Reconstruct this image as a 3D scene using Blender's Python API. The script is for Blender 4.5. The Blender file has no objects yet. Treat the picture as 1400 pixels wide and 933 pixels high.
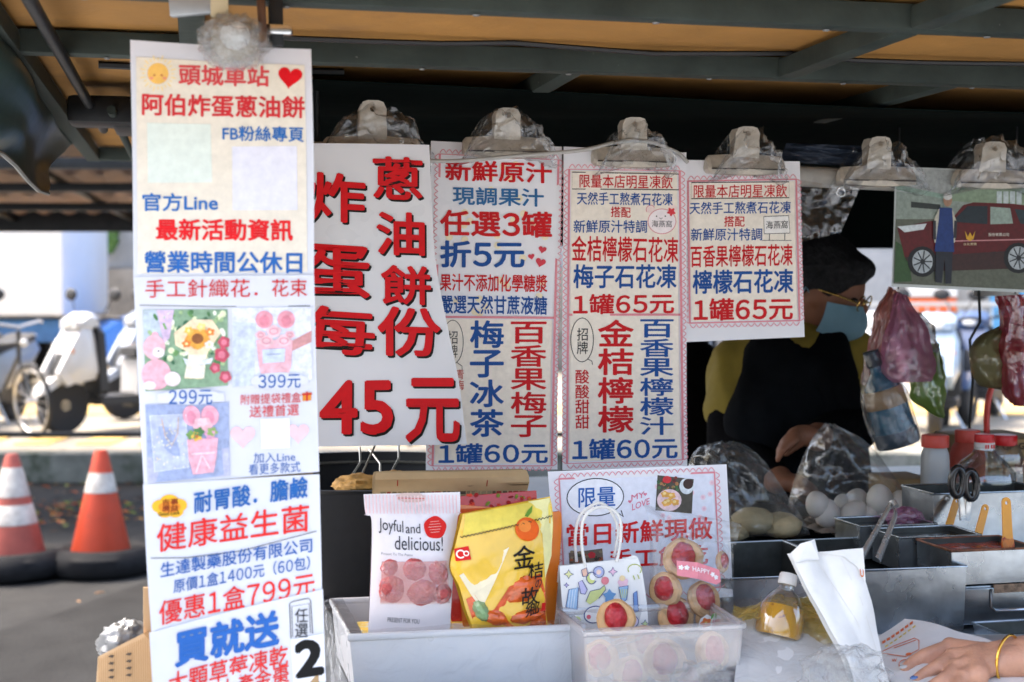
import bpy, bmesh, math, random
from mathutils import Vector, Matrix, noise as mnoise
R = math.radians
random.seed(7)
S = bpy.context.scene
COL = S.collection

# ------------------------------------------------------------------ camera
CZ, PITCH, FPX = 1.5, R(-1.95), 1944.0
cd = bpy.data.cameras.new('camera'); cam = bpy.data.objects.new('camera', cd); COL.objects.link(cam)
cam.location = (0, 0, CZ); cam.rotation_euler = (R(90) + PITCH, 0, 0)
cd.sensor_width = 36; cd.lens = 36 * FPX / 1400; cd.clip_start = .05; cd.clip_end = 500
cd.dof.use_dof = True; cd.dof.focus_distance = 2.22; cd.dof.aperture_fstop = 5.0
S.camera = cam
# ------------------------------------------------------------------ sky and sun
SUN_EL, SUN_AZ = 60, 287     # azimuth clockwise from +Y (hazy sun, high on the left)
w = bpy.data.worlds.new('World'); S.world = w; w.use_nodes = True
nt = w.node_tree; bg = nt.nodes['Background']
sky = nt.nodes.new('ShaderNodeTexSky'); sky.sky_type = 'NISHITA'; sky.sun_disc = False
sky.sun_elevation = R(SUN_EL); sky.sun_rotation = R(SUN_AZ); sky.air_density = 1.0; sky.dust_density = 6.0; sky.ozone_density = .6
nt.links.new(sky.outputs[0], bg.inputs[0]); bg.inputs[1].default_value = .15
sl = bpy.data.lights.new('sun', 'SUN'); sl.energy = .95; sl.angle = R(14); sl.color = (1, .93, .82)
so = bpy.data.objects.new('sun', sl); COL.objects.link(so)
sd = Vector((math.sin(R(SUN_AZ)) * math.cos(R(SUN_EL)), math.cos(R(SUN_AZ)) * math.cos(R(SUN_EL)), math.sin(R(SUN_EL))))
so.rotation_euler = sd.to_track_quat('Z', 'Y').to_euler(); so.location = (-12, -2, 16)
S.view_settings.view_transform = 'Standard'; S.view_settings.look = 'None'
S.view_settings.exposure = 2.4; S.view_settings.gamma = 1.0; S.view_settings.use_curve_mapping = False
try:
    S.cycles.max_bounces = 8; S.cycles.transparent_max_bounces = 24; S.cycles.use_denoising = True
    S.cycles.caustics_reflective = False; S.cycles.caustics_refractive = False
except Exception: pass

# ------------------------------------------------------------------ pixel -> point in the place
FW = Vector((0, math.cos(PITCH), math.sin(PITCH))); UP = Vector((0, -math.sin(PITCH), math.cos(PITCH)))
CAM = Vector((0, 0, CZ))
def ray(px, py):
    d = Vector((1, 0, 0)) * ((px - 700) / FPX) + UP * ((466.5 - py) / FPX) + FW
    return d / d.y
def at(px, py, d): return CAM + ray(px, py) * d
def onz(px, py, z):
    r = ray(px, py); return CAM + r * ((z - CZ) / r.z)
def pm(d): return d / FPX            # metres per pixel at distance d
TH = R(12.5)
E = Vector((math.cos(TH), math.sin(TH), 0)); N = Vector((math.sin(TH), -math.cos(TH), 0)); Z = Vector((0, 0, 1))
class Plane:
    def __init__(s, px, py, d, th=12.5, lean=0):
        a, f = R(th), R(lean)
        s.p = at(px, py, d); s.n = Vector((math.sin(a) * math.cos(f), -math.cos(a) * math.cos(f), math.sin(f)))
    def hit(s, px, py):
        r = ray(px, py); return CAM + r * ((s.p - CAM).dot(s.n) / r.dot(s.n))

# ------------------------------------------------------------------ materials
def lin(c): return c / 12.92 if c <= .04045 else ((c + .055) / 1.055) ** 2.4
def hexc(h): return tuple(lin(int(h[i:i + 2], 16) / 255) for i in (0, 2, 4))
MC = {}
def M(name, col=None, rough=.5, metal=0, spec=.5, var=.0, vs=8, bump=0, bs=60, coat=0, trans=0, ior=1.45, stains=None, st=(.62, .7), ss=6, sss=0, detail=4):
    """procedural principled material; var = colour variation, bump = height, stains = colour of patches with a shape of their own"""
    if name in MC: return MC[name]
    m = bpy.data.materials.new(name); m.use_nodes = True; MC[name] = m
    t = m.node_tree; L = t.links.new; b = t.nodes['Principled BSDF']
    if isinstance(col, str): col = hexc(col)
    col = (*col[:3], 1)
    b.inputs['Base Color'].default_value = col; b.inputs['Roughness'].default_value = rough; b.inputs['Metallic'].default_value = metal
    b.inputs['Specular IOR Level'].default_value = spec; b.inputs['Coat Weight'].default_value = coat; b.inputs['Coat Roughness'].default_value = .12
    b.inputs['Transmission Weight'].default_value = trans; b.inputs['IOR'].default_value = ior
    if sss: b.inputs['Subsurface Weight'].default_value = sss; b.inputs['Subsurface Radius'].default_value = (.01, .004, .002); b.inputs['Subsurface Scale'].default_value = .5
    tc = t.nodes.new('ShaderNodeTexCoord'); last = None
    if var:
        n = t.nodes.new('ShaderNodeTexNoise'); n.inputs['Scale'].default_value = vs; n.inputs['Detail'].default_value = detail; n.inputs['Roughness'].default_value = .65
        L(tc.outputs['Object'], n.inputs['Vector'])
        r = t.nodes.new('ShaderNodeValToRGB'); r.color_ramp.elements[0].position = .3; r.color_ramp.elements[1].position = .7
        r.color_ramp.elements[0].color = tuple(c * (1 - var) for c in col[:3]) + (1,); r.color_ramp.elements[1].color = tuple(min(1, c * (1 + var)) for c in col[:3]) + (1,)
        L(n.outputs[0], r.inputs[0]); last = r.outputs[0]
        mr = t.nodes.new('ShaderNodeMapRange'); mr.inputs['To Min'].default_value = max(0, rough - .12); mr.inputs['To Max'].default_value = min(1, rough + .12)
        L(n.outputs[0], mr.inputs['Value']); L(mr.outputs[0], b.inputs['Roughness'])
    if stains:
        n = t.nodes.new('ShaderNodeTexNoise'); n.inputs['Scale'].default_value = ss; n.inputs['Detail'].default_value = 6; n.inputs['Roughness'].default_value = .7
        L(tc.outputs['Object'], n.inputs['Vector'])
        r = t.nodes.new('ShaderNodeValToRGB'); r.color_ramp.elements[0].position = st[0]; r.color_ramp.elements[1].position = st[1]
        r.color_ramp.elements[0].color = (0, 0, 0, 1); r.color_ramp.elements[1].color = (1, 1, 1, 1); L(n.outputs[0], r.inputs[0])
        mx = t.nodes.new('ShaderNodeMix'); mx.data_type = 'RGBA'; L(r.outputs[0], mx.inputs[0])
        if last: L(last, mx.inputs[6])
        else: mx.inputs[6].default_value = col
        mx.inputs[7].default_value = (*(hexc(stains) if isinstance(stains, str) else stains), 1); last = mx.outputs[2]
    if last: L(last, b.inputs['Base Color'])
    if bump:
        n = t.nodes.new('ShaderNodeTexNoise'); n.inputs['Scale'].default_value = bs; n.inputs['Detail'].default_value = 5
        L(tc.outputs['Object'], n.inputs['Vector'])
        bp = t.nodes.new('ShaderNodeBump'); bp.inputs['Strength'].default_value = bump; bp.inputs['Distance'].default_value = .01
        L(n.outputs[0], bp.inputs['Height']); L(bp.outputs[0], b.inputs['Normal'])
    return m
def tone(h, part): return M('print_' + h, h, .4, spec=.35, var=.22, vs=130, coat=.2) if ('photo' in part or part == 'picture') else ink(h)
def ink(h): return M('ink_' + h, h, .5, spec=.22, var=.07, vs=90)
def FILM(name='clear_film', tint=(.9, .92, .93), base=.10, rim=.55, rough=.1, bs=22, bump=.6, milk=.25, back=.5):
    """thin clear plastic: see-through face on, milky and glossy where it creases or turns away"""
    if name in MC: return MC[name]
    m = bpy.data.materials.new(name); m.use_nodes = True; MC[name] = m
    t = m.node_tree; L = t.links.new; t.nodes.remove(t.nodes['Principled BSDF']); out = t.nodes['Material Output']
    tc = t.nodes.new('ShaderNodeTexCoord')
    n = t.nodes.new('ShaderNodeTexNoise'); n.inputs['Scale'].default_value = bs; n.inputs['Detail'].default_value = 6; n.inputs['Distortion'].default_value = 1.2
    L(tc.outputs['Object'], n.inputs['Vector'])
    bp = t.nodes.new('ShaderNodeBump'); bp.inputs['Strength'].default_value = bump; bp.inputs['Distance'].default_value = .02; L(n.outputs[0], bp.inputs['Height'])
    lw = t.nodes.new('ShaderNodeLayerWeight'); lw.inputs['Blend'].default_value = .35; L(bp.outputs[0], lw.inputs['Normal'])
    mr = t.nodes.new('ShaderNodeMapRange'); mr.inputs['To Min'].default_value = base; mr.inputs['To Max'].default_value = rim; L(lw.outputs['Facing'], mr.inputs['Value'])
    tr = t.nodes.new('ShaderNodeBsdfTransparent'); tr.inputs[0].default_value = (*[min(1, .5 + c / 2) for c in tint], 1)
    gl = t.nodes.new('ShaderNodeBsdfGlossy'); gl.inputs['Roughness'].default_value = rough; L(bp.outputs[0], gl.inputs['Normal'])
    df = t.nodes.new('ShaderNodeBsdfDiffuse'); df.inputs[0].default_value = (*tint, 1); L(bp.outputs[0], df.inputs['Normal'])
    tl = t.nodes.new('ShaderNodeBsdfTranslucent'); tl.inputs[0].default_value = (*tint, 1)
    a = t.nodes.new('ShaderNodeMixShader'); a.inputs[0].default_value = back; L(df.outputs[0], a.inputs[1]); L(tl.outputs[0], a.inputs[2])
    c = t.nodes.new('ShaderNodeMixShader'); c.inputs[0].default_value = milk; L(gl.outputs[0], c.inputs[1]); L(a.outputs[0], c.inputs[2])
    d = t.nodes.new('ShaderNodeMixShader'); L(mr.outputs[0], d.inputs[0]); L(tr.outputs[0], d.inputs[1]); L(c.outputs[0], d.inputs[2])
    L(d.outputs[0], out.inputs[0]); return m

# ------------------------------------------------------------------ mesh helpers
class MB:
    def __init__(s): s.v = []; s.f = []; s.m = []; s.mats = []
    def mi(s, mat):
        if mat not in s.mats: s.mats.append(mat)
        return s.mats.index(mat)
    def add(s, vs, fs, mat):
        k = len(s.v); i = s.mi(mat); s.v += [Vector(v) for v in vs]
        for f in fs: s.f.append(tuple(k + j for j in f)); s.m.append(i)
        return s
    def box(s, c, size, mat, ax=None, bev=0):
        """box centred at c; ax = (x,y,z) axes"""
        ax = ax or (Vector((1, 0, 0)), Vector((0, 1, 0)), Vector((0, 0, 1))); c = Vector(c)
        bm = bmesh.new(); bmesh.ops.create_cube(bm, size=1)
        for v in bm.verts: v.co = Vector((v.co.x * size[0], v.co.y * size[1], v.co.z * size[2]))
        if bev: bmesh.ops.bevel(bm, geom=bm.edges[:], offset=bev, segments=2, affect='EDGES', profile=.6)
        bm.verts.index_update()
        s.add([c + ax[0] * v.co.x + ax[1] * v.co.y + ax[2] * v.co.z for v in bm.verts], [[v.index for v in f.verts] for f in bm.faces], mat); bm.free(); return s
    def beam(s, a, b, w_, h, mat, up=Z, bev=.002):
        a, b = Vector(a), Vector(b); x = (b - a).normalized(); y = up.cross(x).normalized(); z = x.cross(y)
        return s.box((a + b) / 2, ((b - a).length, w_, h), mat, (x, y, z), bev)
    def tube(s, pts, r, mat, n=10, closed=False, caps=True):
        pts = [Vector(p) for p in pts]; rs = r if isinstance(r, (list, tuple)) else [r] * len(pts); vs = []; fs = []; prev = None
        for i, p in enumerate(pts):
            t = (pts[(i + 1) % len(pts)] - pts[i - 1]) if closed else (pts[min(i + 1, len(pts) - 1)] - pts[max(i - 1, 0)])
            t.normalize()
            if prev is None: u = t.orthogonal().normalized()
            else:
                u = prev - t * prev.dot(t); u = u.normalized() if u.length > 1e-6 else t.orthogonal().normalized()
            prev = u; q = t.cross(u)
            for k in range(n): a = 2 * math.pi * k / n; vs.append(p + (u * math.cos(a) + q * math.sin(a)) * rs[i])
        for i in range(len(pts) - (0 if closed else 1)):
            j = (i + 1) % len(pts)
            for k in range(n): fs.append((i * n + k, i * n + (k + 1) % n, j * n + (k + 1) % n, j * n + k))
        if not closed and caps: fs += [tuple(range(n))[::-1], tuple((len(pts) - 1) * n + k for k in range(n))]
        return s.add(vs, fs, mat)
    def lathe(s, prof, c, mat, n=28, ax=(Vector((1, 0, 0)), Vector((0, 1, 0)), Vector((0, 0, 1))), sq=None, wob=0):
        c = Vector(c); vs = []; fs = []
        for r, h in prof:
            for k in range(n):
                a = 2 * math.pi * k / n; x, y = math.cos(a), math.sin(a)
                if sq: q = (abs(x) ** sq + abs(y) ** sq) ** (1 / sq); x /= q; y /= q
                rr = r * (1 + wob * mnoise.noise(Vector((x * 2 + c.x * 9, y * 2, h * 9)))) if wob else r
                vs.append(c + ax[0] * x * rr + ax[1] * y * rr + ax[2] * h)
        for i in range(len(prof) - 1):
            for k in range(n): fs.append((i * n + k, i * n + (k + 1) % n, (i + 1) * n + (k + 1) % n, (i + 1) * n + k))
        if prof[0][0] > 1e-5: fs.append(tuple(range(n))[::-1])
        if prof[-1][0] > 1e-5: fs.append(tuple((len(prof) - 1) * n + k for k in range(n)))
        return s.add(vs, fs, mat)
    def ell(s, c, r, mat, nu=20, nv=12, ax=None, wob=0, ws=3, seed=0):
        ax = ax or (Vector((1, 0, 0)), Vector((0, 1, 0)), Vector((0, 0, 1))); c = Vector(c); vs = []; fs = []
        for j in range(nv + 1):
            b = math.pi * j / nv - math.pi / 2
            for i in range(nu):
                a = 2 * math.pi * i / nu; d = Vector((math.cos(a) * math.cos(b), math.sin(a) * math.cos(b), math.sin(b)))
                k = 1 + (wob * mnoise.fractal(d * ws + Vector((seed * 7.3, seed, 3)), 1, 2, 4) if wob else 0)
                vs.append(c + ax[0] * d.x * r[0] * k + ax[1] * d.y * r[1] * k + ax[2] * d.z * r[2] * k)
        for j in range(nv):
            for i in range(nu): fs.append((j * nu + i, j * nu + (i + 1) % nu, (j + 1) * nu + (i + 1) % nu, (j + 1) * nu + i))
        return s.add(vs, fs, mat)
    def grid(s, fn, nu, nv, mat):
        vs = [fn(i / nu, j / nv) for j in range(nv + 1) for i in range(nu + 1)]
        return s.add(vs, [(j * (nu + 1) + i, j * (nu + 1) + i + 1, (j + 1) * (nu + 1) + i + 1, (j + 1) * (nu + 1) + i) for j in range(nv) for i in range(nu)], mat)
    def slab(s, fn, nu, nv, t, nrm, mat):
        """a sheet with thickness: fn(u,v) front, pushed back by t along -nrm"""
        k = (nu + 1) * (nv + 1); vs = [Vector(fn(i / nu, j / nv)) for j in range(nv + 1) for i in range(nu + 1)]; nn = Vector(nrm)
        vs += [v - nn * t for v in vs]; q = lambda i, j: j * (nu + 1) + i; fs = []
        for j in range(nv):
            for i in range(nu): a = (q(i, j), q(i + 1, j), q(i + 1, j + 1), q(i, j + 1)); fs += [a, tuple(x + k for x in a[::-1])]
        ring = [q(i, 0) for i in range(nu)] + [q(nu, j) for j in range(nv)] + [q(i, nv) for i in range(nu, 0, -1)] + [q(0, j) for j in range(nv, 0, -1)]
        for a, b in zip(ring, ring[1:] + ring[:1]): fs.append((b, a, a + k, b + k))
        return s.add(vs, fs, mat)
    def prism(s, prof, hw, mat, ax=(Vector((1, 0, 0)), Vector((0, 1, 0)), Vector((0, 0, 1))), c=(0, 0, 0), inset=.8):
        """side profile (x,z) extruded to +-hw with the outline drawn in at both sides"""
        n = len(prof); cx = sum(p[0] for p in prof) / n; cz = sum(p[1] for p in prof) / n; c = Vector(c); vs = []
        for y, k in ((-hw, inset), (-hw * .75, 1), (hw * .75, 1), (hw, inset)):
            for x, z in prof: vs.append(c + ax[0] * (cx + (x - cx) * k) + ax[1] * y + ax[2] * (cz + (z - cz) * k))
        fs = [tuple(range(n)), tuple(3 * n + i for i in range(n))[::-1]]
        for l in range(3):
            for i in range(n): fs.append((l * n + (i + 1) % n, l * n + i, (l + 1) * n + i, (l + 1) * n + (i + 1) % n))
        return s.add(vs, fs, mat)
    def openbox(s, q, zb, mat, t=.0025, taper=0, lip=0, inner=None):
        """open-topped box from its four rim corners; walls of thickness t down to height zb"""
        q = [Vector(p) for p in q]; c = sum(q, Vector()) / 4; inner = inner or mat
        sh = lambda p, m: c + (p - c) * (1 - m / max((p - c).length, 1e-6) * 1.41)
        ob = [Vector((*(c + (p - c) * (1 - taper)).xy, zb)) for p in q]; iq = [sh(p, t) for p in q]
        ib = [Vector((*sh(b, t).xy, zb + t)) for b in ob]
        vs = q + ob + iq + ib; fo = []; fi = []
        for i in range(4):
            j = (i + 1) % 4; fo += [(i, j, 4 + j, 4 + i), (i, j, 8 + j, 8 + i)]; fi.append((8 + i, 8 + j, 12 + j, 12 + i))
        fo.append((4, 5, 6, 7)); fi.append((12, 13, 14, 15)); s.add(vs, fo, mat); s.add(vs, fi, inner)
        if lip: s.tube([p + Z * .0005 for p in q], lip, mat, 6, closed=True)
        return s
    def build(s, name, parent=None, smooth=40, base=None):
        me = bpy.data.meshes.new(name); off = Vector()
        if parent is not None: 
            p = parent
            while p: off += p.location; p = p.parent
        elif base is not None: off = Vector(base)
        elif s.v: 
            zs = min(v.z for v in s.v); n = len(s.v); off = Vector((sum(v.x for v in s.v) / n, sum(v.y for v in s.v) / n, zs))
        me.from_pydata([v - off for v in s.v], [], s.f); me.polygons.foreach_set('material_index', s.m)
        for m in s.mats: me.materials.append(m)
        bm = bmesh.new(); bm.from_mesh(me); bmesh.ops.recalc_face_normals(bm, faces=bm.faces[:])
        if smooth:
            for f in bm.faces: f.smooth = True
            for e in bm.edges:
                if len(e.link_faces) == 2 and e.calc_face_angle(0) > R(smooth): e.smooth = False
        bm.to_mesh(me); bm.free()
        o = bpy.data.objects.new(name, me); COL.objects.link(o)
        if parent is not None: o.parent = parent
        else: o.location = off
        return o
def tag(o, label, cat, group=None):
    o['label'] = label; o['category'] = cat
    if group: o['group'] = group
    return o
def thing(name, label, cat, loc=(0, 0, 0), group=None):
    o = bpy.data.objects.new(name, None); COL.objects.link(o); o.location = loc; o.empty_display_size = .05
    return tag(o, label, cat, group)
def struct(name, mb, smooth=40):
    o = mb.build(name, smooth=smooth); o['kind'] = 'structure'; return o
def dup(o, parent=None):
    c = o.copy(); COL.objects.link(c)
    if parent: c.parent = parent
    for ch in [x for x in bpy.data.objects if x.parent == o]: dup(ch, c)
    return c
def remesh(parts, vox, smooth_it, mat, name, parent=None, fold=0):
    """one continuous body grown round tapered limbs: parts = ((p0, r0, p1, r1) or ('e', c, radii, axes)); joined, remeshed and smoothed"""
    mb = MB()
    for q in parts:
        if q[0] == 'e': mb.ell(q[1], q[2], mat, 24, 16, q[3] if len(q) > 3 else None)
        else:
            p0, r0, p1, r1 = q; p0, p1 = Vector(p0), Vector(p1)
            mb.tube([p0.lerp(p1, k / 6) for k in range(7)], [r0 + (r1 - r0) * k / 6 for k in range(7)], mat, 18)
            mb.ell(p0, (r0,) * 3, mat, 18, 12); mb.ell(p1, (r1,) * 3, mat, 18, 12)
    o = mb.build(name, parent); 
    md = o.modifiers.new('r', 'REMESH'); md.mode = 'VOXEL'; md.voxel_size = vox; md.use_smooth_shade = True
    sm = o.modifiers.new('s', 'SMOOTH'); sm.iterations = smooth_it; sm.factor = .5
    dg = bpy.context.evaluated_depsgraph_get(); me = bpy.data.meshes.new_from_object(o.evaluated_get(dg)); o.modifiers.clear()
    old = o.data; o.data = me; bpy.data.meshes.remove(old); me.name = name
    if not me.materials: me.materials.append(mat)
    if fold:      # cloth folds: long creases that run down the garment
        for v in me.vertices:
            c = v.co; v.co = c + v.normal * fold * (mnoise.ridged_multi_fractal(Vector((c.x * 9 + c.z * 2.5, c.y * 9, c.z * 3.2)), 1, 2, 3, 1, 2) - 1 + .5 * mnoise.noise(c * 16))
    for p in me.polygons: p.use_smooth = True
    return o

# ------------------------------------------------------------------ lettering on sheets
GC = {}
def outline(s):
    if s in GC: return GC[s]
    c = bpy.data.curves.new('lettering', 'FONT'); c.body = s; c.resolution_u = 3
    o = bpy.data.objects.new('lettering', c); COL.objects.link(o)
    bpy.context.view_layer.update()
    e = o.evaluated_get(bpy.context.evaluated_depsgraph_get()); me = e.to_mesh()
    v = [(p.co.x, p.co.y) for p in me.vertices]; f = [tuple(p.vertices) for p in me.polygons]
    e.to_mesh_clear(); bpy.data.objects.remove(o); bpy.data.curves.remove(c)
    GC[s] = (v, f); return GC[s]
def glyphs(s):
    """outline of a line of text; digits between ideographs come from the wide forms, set narrow"""
    if any(ord(ch) > 0x3000 for ch in s) and any(ch.isdigit() for ch in s):
        V, F, x = [], [], 0
        for ch in s:
            if ch.isdigit():
                v, f = outline(chr(ord(ch) + 0xFEE0)); a, b = min(p[0] for p in v), max(p[0] for p in v); wd = max(b - a, .3); o = x + .07 + wd / 2 - (a + b) / 2; adv = wd + .14
                v = [(p[0], (p[1] - .37) * 1.08 + .37) for p in v]
            else: v, f = outline(ch); o = x; adv = 1
            k = len(V); V += [(p[0] + o, p[1]) for p in v]; F += [tuple(k + i for i in q) for q in f]; x += adv
        return V, F
    return outline(s)
def bil(q, u, v):   # q = tl,tr,br,bl ; v down
    (a, b), (c, d), (e, f), (g, h) = q
    return ((a * (1 - u) + c * u) * (1 - v) + (g * (1 - u) + e * u) * v, (b * (1 - u) + d * u) * (1 - v) + (h * (1 - u) + f * u) * v)
def pl(pts, t):
    k = t * (len(pts) - 1); i = min(int(k), len(pts) - 2); f = k - i
    return (pts[i][0] + (pts[i + 1][0] - pts[i][0]) * f, pts[i][1] + (pts[i + 1][1] - pts[i][1]) * f)
def smooth_pl(pts, t):
    n = len(pts); k = t * (n - 1); i = min(int(k), n - 2); f = k - i; p = [pts[max(0, min(n - 1, i + j))] for j in (-1, 0, 1, 2)]
    return tuple(.5 * (2 * p[1][a] + (p[2][a] - p[0][a]) * f + (2 * p[0][a] - 5 * p[1][a] + 4 * p[2][a] - p[3][a]) * f * f + (3 * p[1][a] - p[0][a] - 3 * p[2][a] + p[3][a]) * f ** 3) for a in (0, 1))
class Sheet:
    """a printed sheet: outline given by its left and right edge, real plane, real bend; print is laid on it"""
    def __init__(s, plane, left, right, mat, disp=None, thick=.0008, back=None, nu=14, nv=20, name='sheet', parent=None, label=None, cat=None, group=None):
        s.pl = plane; s.d = disp or (lambda x, y: 0); s.parts = {}; mb = MB()
        def px(u, v): a, b = smooth_pl(left, v), smooth_pl(right, v); return (a[0] + (b[0] - a[0]) * u, a[1] + (b[1] - a[1]) * u)
        s.px = px
        if back is None: mb.slab(lambda u, v: s.pt(*px(u, v), None), nu, nv, thick, plane.n, mat)
        else:
            f = lambda u, v: s.pt(*px(u, v), None); g = lambda u, v: plane.hit(*px(u, v)) + plane.n * back(*px(u, v))
            mb.grid(f, nu, nv, mat); mb.grid(g, nu, nv, mat)
        s.o = mb.build(name, parent)
        if label: tag(s.o, label, cat, group)
    def pt(s, x, y, lvl):
        return s.pl.hit(x, y) + s.pl.n * (s.d(x, y) + (0 if lvl is None else .0012 + lvl * .00035))
    def mb(s, part): return s.parts.setdefault(part, MB())
    def poly(s, pts, c, lvl=0, part='lettering'):
        s.mb(part).add([s.pt(x, y, lvl) for x, y in pts], [tuple(range(len(pts)))], c if not isinstance(c, str) else tone(c, part)); return s
    def fill(s, q, c, lvl=0, part='lettering', nu=12, nv=18):
        s.mb(part).grid(lambda u, v: s.pt(*bil(q, u, v), lvl), nu, nv, c if not isinstance(c, str) else tone(c, part)); return s
    def ell(s, cx, cy, rx, ry, c, lvl=0, part='lettering', rot=0, n=20, wob=0):
        a0 = R(rot); ps = []
        for k in range(n):
            a = 2 * math.pi * k / n; w_ = 1 + wob * math.sin(a * 5 + cx); x, y = rx * math.cos(a) * w_, ry * math.sin(a) * w_
            ps.append((cx + x * math.cos(a0) - y * math.sin(a0), cy + x * math.sin(a0) + y * math.cos(a0)))
        return s.poly(ps, c, lvl, part)
    def stroke(s, pts, w_, c, lvl=0, part='lettering', closed=False):
        m = s.mb(part); ps = list(pts) + ([pts[0]] if closed else []); vs = []
        for i, (x, y) in enumerate(ps):
            if closed: a, b = ps[i - 1 if i > 0 else -2], ps[i + 1 if i < len(ps) - 1 else 1]
            else: a, b = ps[max(i - 1, 0)], ps[min(i + 1, len(ps) - 1)]
            dx, dy = b[0] - a[0], b[1] - a[1]; l = math.hypot(dx, dy) or 1; nx, ny = -dy / l * w_ / 2, dx / l * w_ / 2
            vs += [s.pt(x + nx, y + ny, lvl), s.pt(x - nx, y - ny, lvl)]
        m.add(vs, [(2 * i, 2 * i + 1, 2 * i + 3, 2 * i + 2) for i in range(len(ps) - 1)], c if not isinstance(c, str) else tone(c, part)); return s
    def ring(s, cx, cy, rx, ry, w_, c, lvl=0, part='lettering', rot=0, n=28, a0=0, a1=360):
        r_ = R(rot); ps = []
        for k in range(n + 1):
            a = R(a0 + (a1 - a0) * k / n); x, y = rx * math.cos(a), ry * math.sin(a); ps.append((cx + x * math.cos(r_) - y * math.sin(r_), cy + x * math.sin(r_) + y * math.cos(r_)))
        return s.stroke(ps, w_, c, lvl, part)
    def heart(s, cx, cy, w_, c, lvl=0, part='lettering', rot=0):
        ps = []; r_ = R(rot)
        for k in range(26):
            a = 2 * math.pi * k / 26; x = 16 * math.sin(a) ** 3 / 32 * w_; y = -(13 * math.cos(a) - 5 * math.cos(2 * a) - 2 * math.cos(3 * a) - math.cos(4 * a)) / 32 * w_
            ps.append((cx + x * math.cos(r_) - y * math.sin(r_), cy + x * math.sin(r_) + y * math.cos(r_)))
        return s.poly(ps, c, lvl, part)
    def star(s, cx, cy, r, c, lvl=0, part='lettering', n=5, inner=.5):
        return s.poly([(cx + r * (1 if k % 2 == 0 else inner) * math.sin(math.pi * k / n), cy - r * (1 if k % 2 == 0 else inner) * math.cos(math.pi * k / n)) for k in range(2 * n)], c, lvl, part)
    def word(s, t, q, c, bold=.016, lvl=1, part='lettering', sh=None):
        """text fitted so that its ink fills the quad q (tl, tr, br, bl)"""
        if sh: s.word(t, [(x + sh[0], y + sh[1]) for x, y in q], '17130f', bold, lvl - 1, part)
        v, f = glyphs(t); xs = [p[0] for p in v]; ys = [p[1] for p in v]; x0, x1, y0, y1 = min(xs), max(xs), min(ys), max(ys)
        c = c if not isinstance(c, str) else tone(c, part); b = bold * .8; x0 -= b; x1 += b; y0 -= b; y1 += b
        offs = [(0, 0)] if bold < .005 else [(b * math.cos(R(a)), b * math.sin(R(a))) for a in (range(30, 390, 60) if bold < .03 else range(15, 375, 45))]
        for i, (ox, oy) in enumerate(offs):   # a bold pen: the stroke laid down several times, a hair apart
            s.mb(part).add([s.pt(*bil(q, (x + ox - x0) / (x1 - x0), (y1 - y - oy) / (y1 - y0)), lvl + i * .06) for x, y in v], f, c)
        return s
    def line(s, t, x0, x1, ya, yb, h, c, bold=.018, **k):
        """a line of text from x0 to x1, its middle at ya (left) and yb (right), h high"""
        return s.word(t, [(x0, ya - h / 2), (x1, yb - h / 2), (x1, yb + h / 2), (x0, ya + h / 2)], c, bold, **k)
    def column(s, t, xc, y0, y1, w_, c, bold=.018, **k):
        h = (y1 - y0) / len(t)
        for i, ch in enumerate(t):
            a, b = y0 + i * h + h * .03, y0 + (i + 1) * h - h * .03
            s.word(ch, [(xc - w_ / 2, a), (xc + w_ / 2, a), (xc + w_ / 2, b), (xc - w_ / 2, b)], c, bold, **k)
        return s
    def scallop(s, q, w_=3.2, c='e08f98', part='border', r=4.2, out=6):
        """pink frame line with a row of small loops outside it"""
        s.stroke(q, w_, c, 0, part, closed=True)
        cx = sum(p[0] for p in q) / 4; cy = sum(p[1] for p in q) / 4
        for (ax, ay), (bx, by) in zip(q, q[1:] + q[:1]):
            l = math.hypot(bx - ax, by - ay); n = int(l / (2 * r)); dx, dy = (bx - ax) / l, (by - ay) / l; nx, ny = dy, -dx
            if (cx - ax) * nx + (cy - ay) * ny > 0: nx, ny = -nx, -ny
            ps = []
            for k in range(n * 6 + 1):
                a = k / 6; hgt = abs(math.sin(math.pi * a)) * out; ps.append((ax + dx * l * k / (n * 6) + nx * (hgt + w_ / 2), ay + dy * l * k / (n * 6) + ny * (hgt + w_ / 2)))
            s.stroke(ps, 1.1, c, 0, part)
        return s
    def done(s):
        for k, m in s.parts.items(): m.build(k, s.o, smooth=0)
        return s.o
# ================================================================== the setting
asph = M('asphalt', (.027, .0268, .026), .9, spec=.2, var=.35, vs=2.2, bump=.5, bs=70, stains=(.045, .043, .039), st=(.5, .75), ss=.9, detail=8)
pave = M('pavement_slab', (.27, .24, .19), .8, var=.25, vs=3, bump=.3, bs=40, stains=(.2, .17, .13), ss=2)
mb = MB(); mb.grid(lambda u, v: Vector((-90 + 180 * u, -30 + 150 * v, .012 * mnoise.noise(Vector((u * 90, v * 75, 0))) if 4 < -30 + 150 * v < 11 else 0)), 60, 60, asph); struct('ground', mb)
mb = MB(); ca = M('bounce_concrete', (.31, .33, .34), .85, var=.15, vs=1.5, stains=(.27, .26, .24), ss=1.2)  # pale ground added out of view to bounce light into the stall
for i in range(14):
    for j in range(9): mb.box((-14 + i * 2.2, 3.1 - j * 2.2, .015), (2.19, 2.19, .03), ca, bev=.004)
struct('bounce_paving', mb)
kerb_m = M('mossy_concrete', (.2, .2, .17), .9, var=.4, vs=3, bump=.5, bs=30, stains=(.05, .065, .035), st=(.5, .66), ss=2.5)
mb = MB()
for k in range(34): mb.box((-22 + k * 1.6 + .8, 11.3, .112), (1.585, .22, .236), kerb_m, bev=.02)
struct('kerb', mb)
mb = MB(); mb.box((3, 18.4, .1), (60, 14, .24), pave); struct('pavement', mb)
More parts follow.
